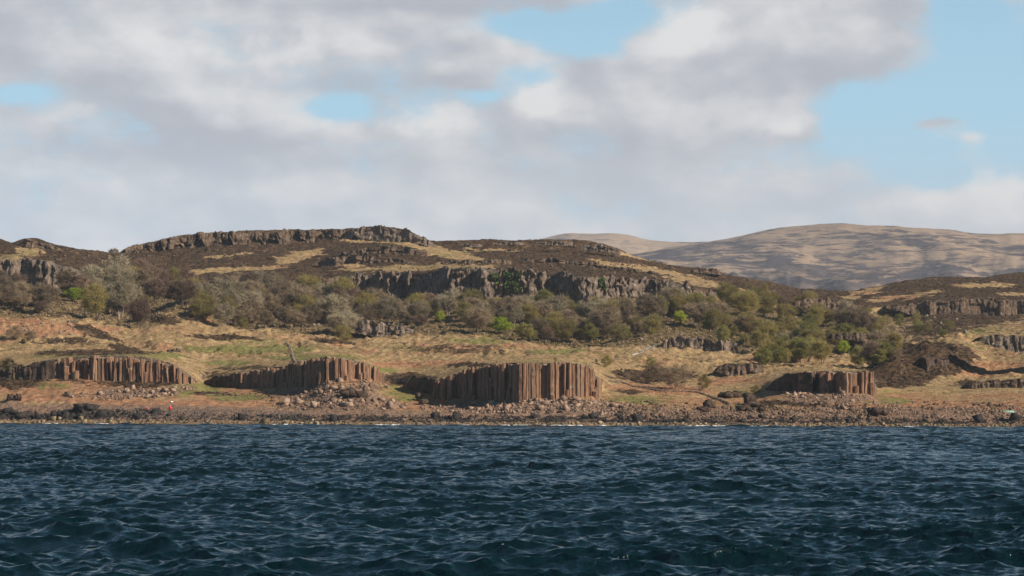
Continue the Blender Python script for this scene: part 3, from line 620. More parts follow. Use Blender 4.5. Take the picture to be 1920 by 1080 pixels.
talus([(1300, 772, 180, 14), (1180, 764, 60, 14), (1500, 770, 160, 12), (1760, 768, 150, 14), (470, 745, 60, 12)], 0, 700, (1, 2), (.2, .75), '', '', '', MAT['crag'], 'dark_scree', 72, 'x', 1.6, 4.0)
talus([(520, 793, 30, 4), (575, 793, 40, 4), (640, 795, 60, 3), (1090, 797, 50, 3), (180, 790, 110, 4)], 26, 0, (.5, 1.2), (1, 2), 'tan weathered rock at the very edge of the water', 'rock', 'tan rocks at the water edge', MAT['tide'], 'x', 73, 'shore_rock', 1.0, 2.2)
talus([(400, 778, 180, 9), (300, 772, 120, 6)], 0, 2600, (.4, .8), (.10, .30), '', '', '', MAT['shingle'], 'shingle', 68, 'x', 1.0, 3.0)
talus(shore_zone(0, 6), 0, 2600, (.4, .8), (.14, .5), '', '', '', MAT['tide'], 'tide_edge_stones', 69, 'x', 1.0, 2.4)
talus([(700, 455, 90, 10), (560, 462, 200, 14), (400, 475, 150, 14), (720, 485, 110, 12), (1000, 470, 160, 16), (1150, 495, 120, 14), (950, 500, 250, 10), (100, 480, 80, 12), (1250, 515, 100, 10)], 0, 520, (1, 2), (.25, 1.1), '', '', '', MAT['crag'], 'hillside_stones', 70, 'x', 8.0, 12.5)
talus([(120, 625, 110, 22), (1240, 625, 120, 22), (600, 615, 200, 10), (1620, 630, 80, 20), (720, 618, 60, 10), (1550, 600, 90, 20), (1750, 610, 90, 20)], 0, 420, (1, 2), (.20, .8), '', '', '', MAT['grey_stone'], 'field_stones', 71, 'x', 4.3, 7.0)

# ------------------------------------------------------------------ standing rocks
def rock_pile(label, parts, seed, m='core', name='standing_rock'):
    """parts: (u, row of foot, width px, height px, d) blocks; one thing, each block a lump of one mesh"""
    rg = np.random.default_rng(seed); root = None
    for (u, p, w, h, dy) in parts:
        x, y, z = spot(u, p, 1.0, 5.0); k = y / F; sp = Soup()
        if root is None: root = empty(name, (x, y, z)); o0 = np.array((x, y, z))
        for q in range(5):
            v, f = HULLS[int(rg.integers(len(HULLS)))]
            sc = np.array([w * .5 * k, w * .45 * k, h * .62 * k]) * rg.uniform(.75, 1.05, 3)
            c = (x + rg.normal(0, .14) * w * k, y + dy + rg.normal(0, .15) * w * k, z + h * k * rg.uniform(.25, .55))
            sp.add((v * sc) @ rot3(rg, .15).T + np.array(c) - o0, f)
        link('block', sp.mesh('block'), MAT[m], root)
    return tag(root, label, 'rock', None)
rock_pile('dark rounded rock stack standing alone on the shore near the end of the stone wall', [(1403, 758, 26, 24, 0), (1404, 764, 42, 15, -1), (1426, 773, 20, 17, -1), (1396, 771, 28, 16, -1)], 201)
rock_pile('low dark block standing alone on the shore below the small outcrop', [(1638, 781, 25, 21, 0), (1656, 781, 21, 20, 0)], 202)
rock_pile('broken dark rock knob in the rubble just left of the rock stack', [(1328, 768, 18, 20, 0), (1320, 773, 22, 15, -1), (1336, 766, 15, 15, .5)], 203)
rock_pile('low brown rock hump behind the rock stack', [(1365, 746, 32, 12, 0), (1387, 745, 32, 15, 0), (1376, 746, 26, 13, 0)], 204)
rock_pile('big square dark block in the rubble below the columns', [(650, 747, 34, 21, 0), (674, 746, 34, 19, .5)], 205)
rock_pile('small dark boulder on the grass left of the tallest columns', [(785, 752, 17, 18, 0)], 206)
rock_pile('second small dark boulder in front of the grass left of the tallest columns', [(793, 759, 18, 12, 0)], 207)
rock_pile('small dark columned stump on the orange slope at the far left', [(22, 752, 14, 15, 0), (33, 752, 12, 16, 0)], 208)
rock_pile('black rock lump on the beach at the left', [(150, 772, 34, 19, 0), (164, 772, 25, 15, 0)], 209, 'shore')
rock_pile('grey boulder cluster on the green field above the shore', [(322, 656, 14, 6, 0), (335, 655, 12, 6, 0)], 210, 'cliff')
rock_pile('black rock lump at the very left edge of the beach', [(14, 776, 30, 11, 0), (28, 777, 18, 9, 0)], 211, 'shore')

# ------------------------------------------------------------------ drystone wall
def stone_wall(label, pts, seed, h=.9, m='grey_stone'):
    rg = np.random.default_rng(seed); P = [np.array(spot(u, p, 2.5, 6.5)) for u, p in pts]; sp = Soup()
    for a, b in zip(P[:-1], P[1:]):
        n = max(2, int(np.linalg.norm(b[:2] - a[:2]) / .28))
        for i in range(n):
            q = a + (b - a) * (i / n); z = ground_x(q[0], q[1])
            for L in range(3):
                v, f = HULLS[int(rg.integers(len(HULLS)))]
                s = rg.uniform(.11, .22)
                sp.add((v * s * (1.2, 1, .9)) @ rot3(rg, .2).T + (q[0] + rg.normal(0, .1), q[1] + rg.normal(0, .12), z + h * (L + .5) / 3 * rg.uniform(.85, 1.1)), f)
    return tag(link('stone_wall', sp.mesh('stone_wall'), MAT[m]), label, 'wall')
stone_wall('short drystone wall running up the green field above the dark low wing', [(553, 680), (550, 672), (547, 662), (542, 652), (538, 644)], 301, .4)
stone_wall('long drystone wall slanting down across the orange field to the shore rocks', [(1142, 716), (1165, 718), (1200, 727), (1240, 735), (1290, 736), (1330, 744), (1355, 754), (1368, 760)], 302, .42, 'boulder_dark')

# ------------------------------------------------------------------ shore litter
def uv(seg=20, ring=12):
    th = np.linspace(0, math.pi, ring + 1); ph = np.linspace(0, 2 * math.pi, seg, endpoint=False)
    v = np.array([[math.sin(t) * math.cos(q), math.sin(t) * math.sin(q), math.cos(t)] for t in th for q in ph])
    f = [(i * seg + j, i * seg + (j + 1) % seg, (i + 1) * seg + (j + 1) % seg, (i + 1) * seg + j) for i in range(ring) for j in range(seg)]
    return v, np.array(f)
def lathe(prof, seg=20):
    ph = np.linspace(0, 2 * math.pi, seg, endpoint=False)
    v = np.array([[r * math.cos(q), r * math.sin(q), z] for r, z in prof for q in ph])
    f = [(i * seg + j, i * seg + (j + 1) % seg, (i + 1) * seg + (j + 1) % seg, (i + 1) * seg + j) for i in range(len(prof) - 1) for j in range(seg)]
    return v, np.array(f)
red = m_plain('red_plastic', (.75, .02, .03), .4, .4, .15); dull = m_plain('faded_red_plastic', (.55, .09, .06), .6, .3, .3)
white = m_plain('white_plastic', (.78, .77, .74), .5, .4, .1); teal = m_plain('teal_paint', (.25, .46, .38), .5, .4, .2); orange = m_plain('orange_plastic', (.62, .13, .03), .6, .3, .2)
def buoy(u, p, r, m, label):
    x, y, z = spot(u, p, 1, 4); root = empty('buoy', (x, y, z)); tag(root, label, 'buoy')
    v, f = uv(); v = v * r * (1, 1, 1.08); v[:, 2] += r * .98
    link('float_body', raw_mesh('float_body', v, f, True), m, root)
    v, f = lathe([(.0, 2.0 * r), (.22 * r, 2.0 * r), (.2 * r, 2.35 * r), (.1 * r, 2.42 * r), (0, 2.42 * r)]); link('rope_eye', raw_mesh('rope_eye', v, f, True), white, root)
    return root
buoy(320, 769, .42, red, 'bright red fishing buoy washed up on the shingle')
buoy(275, 769, .32, dull, 'small faded red buoy on the shingle left of the bright red one')
x, y, z = spot(322, 756, 1, 4); v, f = lathe([(0, 0), (.42, 0), (.46, .3), (.5, .62), (.53, .64), (.53, .7), (.44, .7), (.40, .1), (0, .1)], 4)
o = tag(link('fish_box', raw_mesh('fish_box', v * (.8, .55, .6), f), white), 'white plastic fish box washed up above the red buoy', 'box'); o.location = (x, y, z); o.rotation_euler = (.5, .1, .6)
x, y, z = spot(831, 757, 1, 4); v, f = lathe([(0, 0), (.22, 0), (.26, .1), (.24, .5), (.26, .9), (.2, 1.15), (.1, 1.25), (0, 1.25)])
o = tag(link('plastic_drum', raw_mesh('plastic_drum', v * 1.2, f, True), orange), 'orange plastic drum upright in the rubble left of the tallest columns', 'drum'); o.location = (x, y, z)
# upturned teal dinghy
x, y, z = spot(1890, 774, 1, 4); root = empty('dinghy', (x, y, z), .12); tag(root, 'teal rowing boat lying upturned on the grass at the right edge', 'boat')
L, B, Hh = 2.2, .6, .34; ts = np.linspace(-1, 1, 21); aa = np.linspace(0, math.pi, 13)
v = np.array([[t * L / 1.0 * .5 * 2 * .5 * 2 * .5, 0, 0] for t in ts for a in aa]); k = 0
for t in ts:
    wd = B * max(0.03, (1 - max(0, t) ** 2.4) * (1 - .25 * max(0, -t) ** 3)); hh = Hh * (1 - .35 * max(0, t) ** 3)
    for a in aa: v[k] = (t * L * .55, wd * math.cos(a), hh * math.sin(a) ** .8); k += 1
link('hull', raw_mesh('hull', v, grid_faces(21, 13), True), teal, root)
kv, kf = lathe([(.001, -1.3), (.05, -1.3), (.05, 1.1), (.001, 1.25)], 4); kv = kv[:, [2, 1, 0]]; kv[:, 2] += Hh + .01; link('keel', raw_mesh('keel', kv, kf), m_plain('pale_keel', (.5, .6, .52)), root)

# ------------------------------------------------------------------ trees
def tube(p0, p1, r0, r1, n=5):
    p0 = np.array(p0, float); p1 = np.array(p1, float); d = p1 - p0; d /= max(np.linalg.norm(d), 1e-6)
    a = np.cross(d, (0.3, .9, .1)); a /= np.linalg.norm(a); b = np.cross(d, a)
    th = np.arange(n) * 2 * math.pi / n; c = np.cos(th)[:, None] * a + np.sin(th)[:, None] * b
    v = np.concatenate([p0 + r0 * c, p1 + r1 * c])
    f = [(i, (i + 1) % n, n + (i + 1) % n, n + i) for i in range(n)]
    return v, np.array(f)

def tree_meshes(seed, style, h=1.0):
    """unit-ish tree 8 m high: (trunk mesh, crown mesh). style bare / bud / leaf / bush"""
    rg = np.random.default_rng(seed); tr = Soup(); cr_v = []; cr_f = []; n = 0
    H = 8.0; spread = rg.uniform(3.4, 4.4) if style != 'bush' else 3.2
    low = {'bare': .14, 'bud': .08, 'leaf': .05, 'bush': .0}[style]
    stems = int(rg.integers(1, 4)) if style != 'bush' else 4
    nodes = []
    for s in range(stems):
        a = rg.uniform(0, 6.283); p = np.array([.25 * math.cos(a), .25 * math.sin(a), -.5]); d = np.array([.35 * math.cos(a), .35 * math.sin(a), 1.0]) * (1 if stems > 1 else 1)
        if stems == 1: d[:2] *= .3
        r = .26 / math.sqrt(stems) if style != 'bush' else .07
        for q in range(4):
            d2 = d + rg.normal(0, .18, 3); d2 /= np.linalg.norm(d2)
            p2 = p + d2 * H * (.17 if style != 'bush' else .12)
            tr.add(*tube(p, p2, r, r * .75)); p, r, d = p2, r * .75, d2
            if q >= 1 or style == 'bush': nodes.append((p.copy(), r))
    ncl = 40 if style != 'bush' else 28
    cl = []
    for i in range(ncl * 4):
        if len(cl) >= ncl: break
        q = rg.normal(0, 1, 3); q /= np.linalg.norm(q); rr = rg.uniform(.55, 1.0)
        z = H * (low + (1 - low) * .55) + q[2] * rr * H * (1 - low) * .45
        c = np.array([q[0] * rr * spread * .82, q[1] * rr * spread * .82, z])
        c[:2] += .4 * spread * .25 * np.array([math.sin(seed), math.cos(seed)])
        if all(np.linalg.norm(c - e) > .8 for e in cl): cl.append(c)
    for c in cl:
        p0, r0 = min(nodes, key=lambda e: np.linalg.norm(e[0] - c) + 1.2 * max(0, e[0][2] - c[2]))
        mid = .5 * (p0 + c) + rg.normal(0, .25, 3) + (0, 0, .2)
        tr.add(*tube(p0, mid, r0 * .55, r0 * .38, 4)); tr.add(*tube(mid, c, r0 * .38, r0 * .15, 3))
        R = rg.uniform(.6, 1.5)
        nt = {'bare': 150, 'bud': 90, 'leaf': 30, 'bush': 70}[style]; nl = {'bare': 0, 'bud': 70, 'leaf': 190, 'bush': 60}[style]
        # twigs: slender blades fanning out from the limb's end
        d = rg.normal(0, 1, (nt, 3)); d[:, 2] = np.abs(d[:, 2]) * .7 + .15 * d[:, 2]; d += .8 * (c - (0, 0, H * .35)) / H; d /= np.linalg.norm(d, axis=1)[:, None]
        st = c + rg.normal(0, .35, (nt, 3)) * R; ln = rg.uniform(.5, 1.15, (nt, 1)) * R
        sd = np.cross(d, rg.normal(0, 1, (nt, 3))); sd /= np.linalg.norm(sd, axis=1)[:, None] + 1e-6
        wd = rg.uniform(.028, .06, (nt, 1)) * (1.0 if style != 'leaf' else .8)
        v = np.stack([st - sd * wd, st + sd * wd, st + d * ln + sd * .01, st + d * ln - sd * .01], 1).reshape(-1, 3)
        cr_v.append(v); cr_f.append(np.arange(len(v)).reshape(-1, 4) + n); n += len(v)
        if nl:
            pp = rg.normal(0, 1, (nl, 3)); pp /= np.linalg.norm(pp, axis=1)[:, None]; pp = c + pp * (R * rg.uniform(.25, 1.05, (nl, 1))) * (1.1, 1.1, .8)
            a1 = rg.normal(0, 1, (nl, 3)); a1 /= np.linalg.norm(a1, axis=1)[:, None]; a2 = np.cross(a1, rg.normal(0, 1, (nl, 3))); a2 /= np.linalg.norm(a2, axis=1)[:, None]
            sz = rg.uniform(.09, .2, (nl, 1)) * (1.0 if style == 'leaf' else .7)
            v = np.stack([pp - a1 * sz, pp + a2 * sz * .8, pp + a1 * sz, pp - a2 * sz * .8], 1).reshape(-1, 3)
            cr_v.append(v); cr_f.append(np.arange(len(v)).reshape(-1, 4) + n); n += len(v)
    return tr.mesh('trunk', True), raw_mesh('crown', np.concatenate(cr_v), np.concatenate(cr_f))

SHAPES = {'bare': [tree_meshes(700 + i, 'bare') for i in range(5)], 'bud': [tree_meshes(720 + i, 'bud') for i in range(4)],
          'leaf': [tree_meshes(740 + i, 'leaf') for i in range(4)], 'bush': [tree_meshes(760 + i, 'bush') for i in range(4)]}
for ms in SHAPES.values():
    for a, b in ms: a.materials.append(MAT['bark']); b.materials.append(LEAF['brown'])
STYLE = {'brown': 'bare', 'purple': 'bare', 'grey': 'bare', 'olive': 'bud', 'green': 'leaf', 'bright': 'leaf', 'dark': 'bush', 'scrub': 'bush', 'gbush': 'bush', 'bbush': 'bush'}
LKEY = {'scrub': 'olive', 'gbush': 'green', 'bbush': 'brown'}
TREES = []
def tree(u, p, hpx, kind, label, group=None, rg=rng, name=None, xyz=None, wide=1.0):
    x, y, z = xyz or spot(u, p, 3.0, 12.9)
    st = STYLE[kind]; tm, cm = SHAPES[st][int(rg.integers(len(SHAPES[st])))]
    nm = name or {'bare': 'bare_tree', 'bud': 'budding_tree', 'leaf': 'leafy_tree', 'bush': 'shrub'}[st]
    root = empty(nm, (x, y, z - .1), rg.uniform(0, 6.28))
    s = hpx * y / F / 8.0; root.scale = (s * wide, s * wide, s)
    tag(root, label, 'shrub' if st == 'bush' else 'tree', group)
    for pn, me, mt in (('trunk', tm, MAT['palebark'] if kind == 'grey' else MAT['bark']), ('crown', cm, LEAF[LKEY.get(kind, kind)])):
        o = bpy.data.objects.new(pn, me); COL.objects.link(o); o.parent = root
        o.material_slots[0].link = 'OBJECT'; o.material_slots[0].material = mt
    TREES.append((x, y)); return root

KN = {'brown': 'bare brown tree', 'purple': 'bare purplish-brown tree', 'grey': 'pale lichened bare tree', 'olive': 'budding olive tree', 'green': 'green-leaved tree', 'bright': 'bright yellow-green tree', 'scrub': 'low olive scrub bush', 'gbush': 'low green scrub bush', 'bbush': 'low bare brown bush', 'dark': 'low dark shrub'}
CLEAR = [(140, 566, 26, 30), (945, 626, 34, 34), (1276, 606, 24, 20), (826, 606, 22, 16), (1578, 664, 26, 20), (262, 614, 52, 12), (1018, 575, 32, 18), (455, 618, 20, 12), (645, 648, 30, 20)]
def grove(where, quad, n, kinds, h, seed, md=10.0, k0=4.5, k1=12.9):
    """quad: [(u, row of top, row of bottom) ...] along u"""
    rg = np.random.default_rng(seed); q = np.array(quad, float); pts = []; tries = 0
    ks = list(kinds); pw = np.array([kinds[k] for k in ks], float); pw /= pw.sum()
    while len(pts) < n and tries < 6000:
        tries += 1
        u = rg.uniform(q[0, 0], q[-1, 0]); t = rg.random(); p = np.interp(u, q[:, 0], q[:, 1]) * (1 - t) + np.interp(u, q[:, 0], q[:, 2]) * t
        if any(abs(u - a) < w + 16 and p > b - 4 and p < b + 34 for a, b, h_, w in CLEAR): continue
        if all(abs(u - a) / 1.6 + abs(p - b) > md * .8 for a, b in pts): pts.append((u, p))
    for u, p in sorted(pts, key=lambda e: e[1]):
        k = ks[rg.choice(len(ks), p=pw)]; hh = (h[0] + (h[1] - h[0]) * rg.random()) * rg.choice([.75, 1, 1, 1.15])
        if STYLE[k] == 'bush': hh *= .55
        tree(u, p, hh, k, KN[k] + ' ' + where, KN[k] + 's ' + where, rg, xyz=spot(u, p, k0, k1), wide=rg.uniform(.85, 1.45))

grove('in the wood below the far left cliff', [(-50, 548, 590), (100, 552, 590), (180, 560, 606), (215, 566, 612)], 26, {'brown': 3, 'purple': 3, 'olive': 1}, (30, 46), 801)
grove('on the slope right of the far left cliff', [(150, 548, 600), (200, 548, 606), (245, 552, 618)], 17, {'grey': 5, 'olive': 1, 'brown': .6}, (40, 60), 802)
grove('on the bank between the left wood and the open field', [(225, 530, 612), (290, 535, 575), (345, 545, 585)], 24, {'purple': 3, 'brown': 3, 'olive': .7}, (34, 50), 803)
grove('on the rounded slope left of the middle wood', [(350, 560, 600), (400, 572, 612), (445, 575, 618)], 13, {'grey': 5, 'olive': 1}, (36, 52), 804)
grove('in the wood left of the lichened crag', [(440, 556, 615), (540, 556, 620), (640, 560, 632), (680, 565, 640)], 62, {'brown': 6, 'grey': 2, 'olive': 2, 'purple': 1.5}, (32, 50), 805, 8.5)
grove('under the broken crags west of the long cliff', [(360, 532, 552), (500, 532, 556), (640, 545, 560)], 22, {'bbush': 3, 'scrub': 2, 'dark': 1}, (26, 40), 806)
grove('in the wood below the darkest part of the long cliff', [(675, 584, 600), (780, 588, 618), (890, 578, 626)], 34, {'brown': 3, 'olive': 4, 'purple': 1, 'grey': 1}, (28, 44), 807, 8.5)
grove('in the wood below the pale end of the long cliff', [(890, 586, 636), (1000, 594, 646), (1100, 600, 650), (1220, 588, 640), (1340, 584, 632)], 70, {'olive': 5, 'brown': 5.5, 'green': .9, 'purple': 1.5, 'grey': 2}, (28, 48), 808, 8.5)
grove('on the scrubby slope behind the small outcrop', [(1350, 566, 650), (1450, 570, 690), (1560, 600, 692), (1650, 640, 690)], 52, {'green': 3, 'olive': 5, 'brown': 3, 'grey': 1}, (28, 46), 809, 8.5)
grove('close behind the small outcrop', [(1425, 668, 694), (1500, 655, 692), (1600, 650, 690), (1680, 660, 684)], 26, {'green': 4, 'olive': 4, 'brown': 2}, (28, 44), 812, 8, 4.3)
grove('along the top edge of the scrubby slope', [(1345, 552, 566), (1440, 560, 575), (1560, 590, 606), (1660, 606, 622), (1780, 618, 636)], 24, {'scrub': 3, 'gbush': 2, 'bbush': 2}, (32, 50), 810)
grove('on the open field above the shore', [(20, 625, 645), (400, 640, 670), (760, 640, 680), (1150, 660, 690)], 26, {'bbush': 2, 'dark': 1, 'scrub': 1.5}, (9, 26), 811, 14, 4.2)
tree(140, 566, 26, 'bright', 'bright lime-green round tree in front of the brown wood at the left', wide=1.9)
tree(30, 532, 34, 'olive', 'yellowish olive tree against the far left cliff', wide=1.3)
tree(70, 536, 26, 'gbush', 'dull green bush at the foot of the far left cliff', wide=1.2)
tree(262, 614, 52, 'purple', 'dark purplish tree with a pale forked trunk at the edge of the left bank')
tree(455, 618, 20, 'gbush', 'small light green bush below the pale grey trees', wide=1.2)
tree(645, 648, 36, 'scrub', 'grey-green bush at the front corner of the middle wood', wide=1.4)
tree(826, 606, 22, 'bright', 'small bright yellow-green bush beside the darkest cliff trees')
tree(940, 626, 34, 'bright', 'broad bright green tree in the wood below the long cliff', wide=1.5)
tree(985, 640, 34, 'green', 'dull green tree right in front of the broad bright green one', wide=1.3)
tree(885, 588, 38, 'dark', 'dark evergreen tree at the foot of the long cliff', wide=1.1)
tree(1018, 575, 32, 'green', 'green tree standing against the base of the long cliff', wide=1.3)
tree(1276, 606, 24, 'bright', 'small round bright green tree alone on the brown slope', wide=1.3)
tree(1375, 565, 28, 'green', 'green tree at the right end of the long cliff', wide=1.3)
tree(1578, 664, 26, 'bright', 'bright green tree at the back of the green scrub', wide=1.2)
tree(1608, 688, 38, 'green', 'rounded green tree beside the right end of the small outcrop', wide=1.1)
tree(1500, 630, 26, 'green', 'deep green tree in the middle of the scrubby slope', wide=1.1)
tree(213, 487, 20, 'brown', 'small bare tree on the skyline in the dip left of the flat hilltop', wide=1.1)
tree(1270, 730, 46, 'bbush', 'large bare grey-brown thicket in front of the crag with the dark side', wide=1.6)
tree(1225, 722, 40, 'bbush', 'bare thicket left of the larger one above the drystone wall', wide=1.5)
tree(1318, 733, 32, 'scrub', 'olive bush at the right end of the bare thickets', wide=1.2)
tree(1220, 690, 20, 'gbush', 'small green bush below the fallen white tree', wide=1.3)
tree(1415, 748, 16, 'gbush', 'low green bush behind the rock stack', wide=1.6)
tree(14, 738, 34, 'dark', 'dark bush on the slope at the left edge above the beach', wide=1.4)
tree(1135, 690, 22, 'scrub', 'low bush on the field behind the tallest columns', wide=1.6)
tree(25, 640, 28, 'bbush', 'bare thicket on the orange slope at the left edge', wide=1.8)
tree(55, 642, 22, 'bbush', 'bare thicket right of the one at the left edge', wide=1.6)

# fallen bleached tree
x0, y0, z0 = spot(1186, 668, 4.2, 8); sp = Soup(); rg = np.random.default_rng(5); k = y0 / F
trunkp = [(0, 0, .2), (2, .3, .8), (4.2, .5, 2.0), (6.2, .6, 2.9)]
for a, b, r in zip(trunkp[:-1], trunkp[1:], (.32, .26, .2)): sp.add(*tube(np.array(a), np.array(b), r, r * .8, 6))
br = Soup()
for i in range(16):
    t = rg.uniform(.1, 1); a = np.array([6.2 * t, .5 * t, .2 + 2.7 * t]); b = a + rg.normal(0, 1, 3) * (1.3, .8, .8) + (.6, 0, .3); br.add(*tube(a, b, .13, .05, 4)); br.add(*tube(b, b + rg.normal(0, .6, 3), .05, .02, 4))
root = empty('fallen_tree', (x0, y0, z0)); tag(root, 'fallen tree bleached white lying on the slope below the wood', 'dead tree')
link('trunk', sp.mesh('trunk', True), MAT['deadwood'], root); link('branches', br.mesh('branches', True), MAT['deadwood'], root)

# ivy sheets on the long cliff
def ivy(label, u0, u1, p0, p1, seed):
    rg = np.random.default_rng(seed); n = 2600; u = rg.uniform(u0, u1, n); p = rg.uniform(p0, p1, n)
    Y = np.interp(u, U, CY[7]) - 1.5 - rg.uniform(2, 7.5, n); c = np.stack([X_of(u, Y), Y, Z_of(p, Y)], -1)
    keep = fbm(c[:, 0] / 2.5, c[:, 2] / 2.5, 2, seed) > -.12; c = c[keep]; n = len(c)
    a1 = rg.normal(0, 1, (n, 3)); a1 /= np.linalg.norm(a1, axis=1)[:, None]; a2 = np.cross(a1, rg.normal(0, 1, (n, 3))); a2 /= np.linalg.norm(a2, axis=1)[:, None]
    s = rg.uniform(.2, .4, (n, 1)); v = np.stack([c - a1 * s, c + a2 * s, c + a1 * s, c - a2 * s], 1).reshape(-1, 3)
    tag(link('ivy', raw_mesh('ivy', v, np.arange(len(v)).reshape(-1, 4)), LEAF['ivy']), label, 'ivy')
ivy('large ivy patch hanging on the middle of the long cliff', 944, 978, 511, 546, 41)
ivy('narrow ivy streak on the cliff left of the large patch', 921, 934, 513, 540, 42)
ivy('ivy streak near the right end of the long cliff', 1124, 1136, 521, 542, 43)
ivy('ivy on the far left cliff', 128, 142, 512, 538, 44)

# undergrowth and heather tufts: countless, one mass each
def tufts(name, n, kr, ur, mask, size, m, seed, blades=9):
    rg = np.random.default_rng(seed); ok = (TK > kr[0]) & (TK < kr[1]) & (UU > ur[0]) & (UU < ur[1])
    w = np.where(ok, mask, 0); area = np.gradient(TY, axis=0) * np.gradient(TX, axis=1); vis = np.clip(-np.gradient(TP, axis=0), 0.02, 3)
    w = (w * vis).ravel(); w = np.maximum(w, 0); w /= w.sum()
    idx = rg.choice(len(w), n, p=w); c = np.stack([TX.ravel()[idx], TY.ravel()[idx], TZ.ravel()[idx]], -1) + rg.normal(0, .25, (n, 3)) * (1, 1, 0)
    S = rg.uniform(size[0], size[1], n) * rg.uniform(.5, 1, n)
    c = np.repeat(c, blades, 0); S = np.repeat(S, blades)[:, None]; N = len(c)
    d = rg.normal(0, 1, (N, 3)); d[:, 2] = np.abs(d[:, 2]) + .3; d /= np.linalg.norm(d, axis=1)[:, None]
    pp = c + d * S * rg.uniform(.2, .75, (N, 1)) * (1.25, 1.25, .8)
    a1 = rg.normal(0, 1, (N, 3)); a1 /= np.linalg.norm(a1, axis=1)[:, None]; a2 = np.cross(a1, d) + 1e-4; a2 /= np.linalg.norm(a2, axis=1)[:, None]
    s = S * rg.uniform(.18, .38, (N, 1)); v = np.stack([pp - a1 * s, pp + a2 * s * .7, pp + a1 * s, pp - a2 * s * .7], 1).reshape(-1, 3)
    tag(link(name, raw_mesh(name, v, np.arange(len(v)).reshape(-1, 4)), m), kind='stuff')
tufts('undergrowth', 7000, (5.8, 7.0), (-60, 1700), wood + .02, (.5, 1.5), LEAF['brown'], 901, 12)
tufts('green_undergrowth', 1800, (5.2, 7.0), (880, 1780), wood + .02, (.5, 1.4), LEAF['olive'], 902, 12)
tufts('heather', 15000, (2.2, 12.8), (-60, 1980), np.maximum(heather - .45, 0) + .0, (.3, .9), m_leaf('heather_sprigs', (.040, .027, .018), (.125, .080, .048)), 903)
tufts('grass', 20000, (2.4, 6.4), (-60, 1980), np.clip(1 - heather - shing, 0, 1), (.2, .5), m_leaf('dry_grass', (.18, .12, .055), (.40, .27, .14)), 904)

# ------------------------------------------------------------------ sea
def build_sea():
    u = np.concatenate([np.linspace(-2600, -300, 40)[:-1], np.arange(-300, 2220, 2.9), np.linspace(2220, 4500, 40)])
    Ys = [14.0]
    while Ys[-1] < 650: Ys.append(Ys[-1] * (1 + 1 / 820.0) if Ys[-1] > 50 else Ys[-1] * 1.006)
    Yv = np.array(Ys); nR, nC = len(Yv), len(u)
    Y = np.repeat(Yv[:, None], nC, 1).astype(np.float32); X = ((u[None, :] - CX) / F * Yv[:, None]).astype(np.float32)
    step = np.maximum(Yv / 820.0, 2.9 / F * Yv)[:, None]
    rg = np.random.default_rng(77); dX = np.zeros_like(X); dY = np.zeros_like(X); Z = np.zeros_like(X); fold = np.zeros_like(X)
    wind = math.radians(250)
    nW = 170
    lam = np.exp(rg.uniform(math.log(.33), math.log(9), nW)); lam.sort()
    for L in lam:
        k = 2 * math.pi / L; th = wind + rg.normal(0, .75 if L < 3 else .45)
        a = .0058 * L * (1.2 if L < 1.5 else 1.45 if L > 3 else 1) * math.exp(-(L / 6.3) ** 2) * rg.uniform(.6, 1.3)
        cx, cy = math.cos(th), math.sin(th); ph = rg.uniform(0, 6.283)
        att = np.clip((L / step - 1.7) / 1.8, 0, 1).astype(np.float32)
        if att.max() <= 0: continue
        r = np.where(att[:, 0] > 0)[0]; sl = slice(r[0], r[-1] + 1)
        arg = (k * (X[sl] * cx + Y[sl] * cy) + ph).astype(np.float32)
        c = np.cos(arg); s = np.sin(arg); A = a * att[sl]
        Z[sl] += A * c; q = .95
        dX[sl] -= q * A * cx * s; dY[sl] -= q * A * cy * s; fold[sl] += q * A * k * c
    grp = 1 + .40 * perlin(X / 14, Y / 22, 5) + .40 * perlin(X / 60, Y / 90, 6)
    Z *= grp; dX *= grp; dY *= grp; fold *= grp
    v = np.stack([X + dX, Y + dY, Z], -1).reshape(-1, 3)
    me = raw_mesh('sea', v, grid_faces(nR, nC), True)
    at = me.attributes.new('crest', 'FLOAT', 'POINT'); at.data.foreach_set('value', fold.astype(np.float32).ravel())
    FT = float(np.percentile(fold[Yv < 200], 99.985))
    print('sea', v.shape, 'z std', Z.std(), 'fold pct', np.percentile(fold, [50, 90, 99, 99.9, 99.99]))
    m, g, b = material('sea_water'); p = pos(g)
    b.inputs['Base Color'].default_value = (.002, .013, .017, 1); b.inputs['Roughness'].default_value = .10; b.inputs['IOR'].default_value = 1.333; b.inputs['Specular IOR Level'].default_value = .36
    pv = g.vmul(p, (1, .8, 1))
    h = g.add(g.mul(g.noise(pv, 1.6, 5, .6), .6), g.mul(g.noise(pv, 6, 3, .6), .14))
    fy = g.step(90, 420, g.xyz(p)[1]); h = g.add(h, g.mul(g.mul(g.noise(pv, .5, 3, .55), 3.0), fy))
    g.put(b.inputs['Normal'], g.bump(h, 1.0, .33))
    cr = g.attr('crest').outputs['Fac']
    fo = g.step(FT, FT + .15, g.add(cr, g.mul(g.sub(g.noise(p, 3.5, 5, .7), .5), .5)))
    g.put(b.inputs['Base Color'], g.mix(fo, (.002, .013, .017), (.62, .66, .66))); g.put(b.inputs['Roughness'], g.add(.13, g.mul(fo, .6)))
    tag(link('sea', me, m), kind='structure')
build_sea()

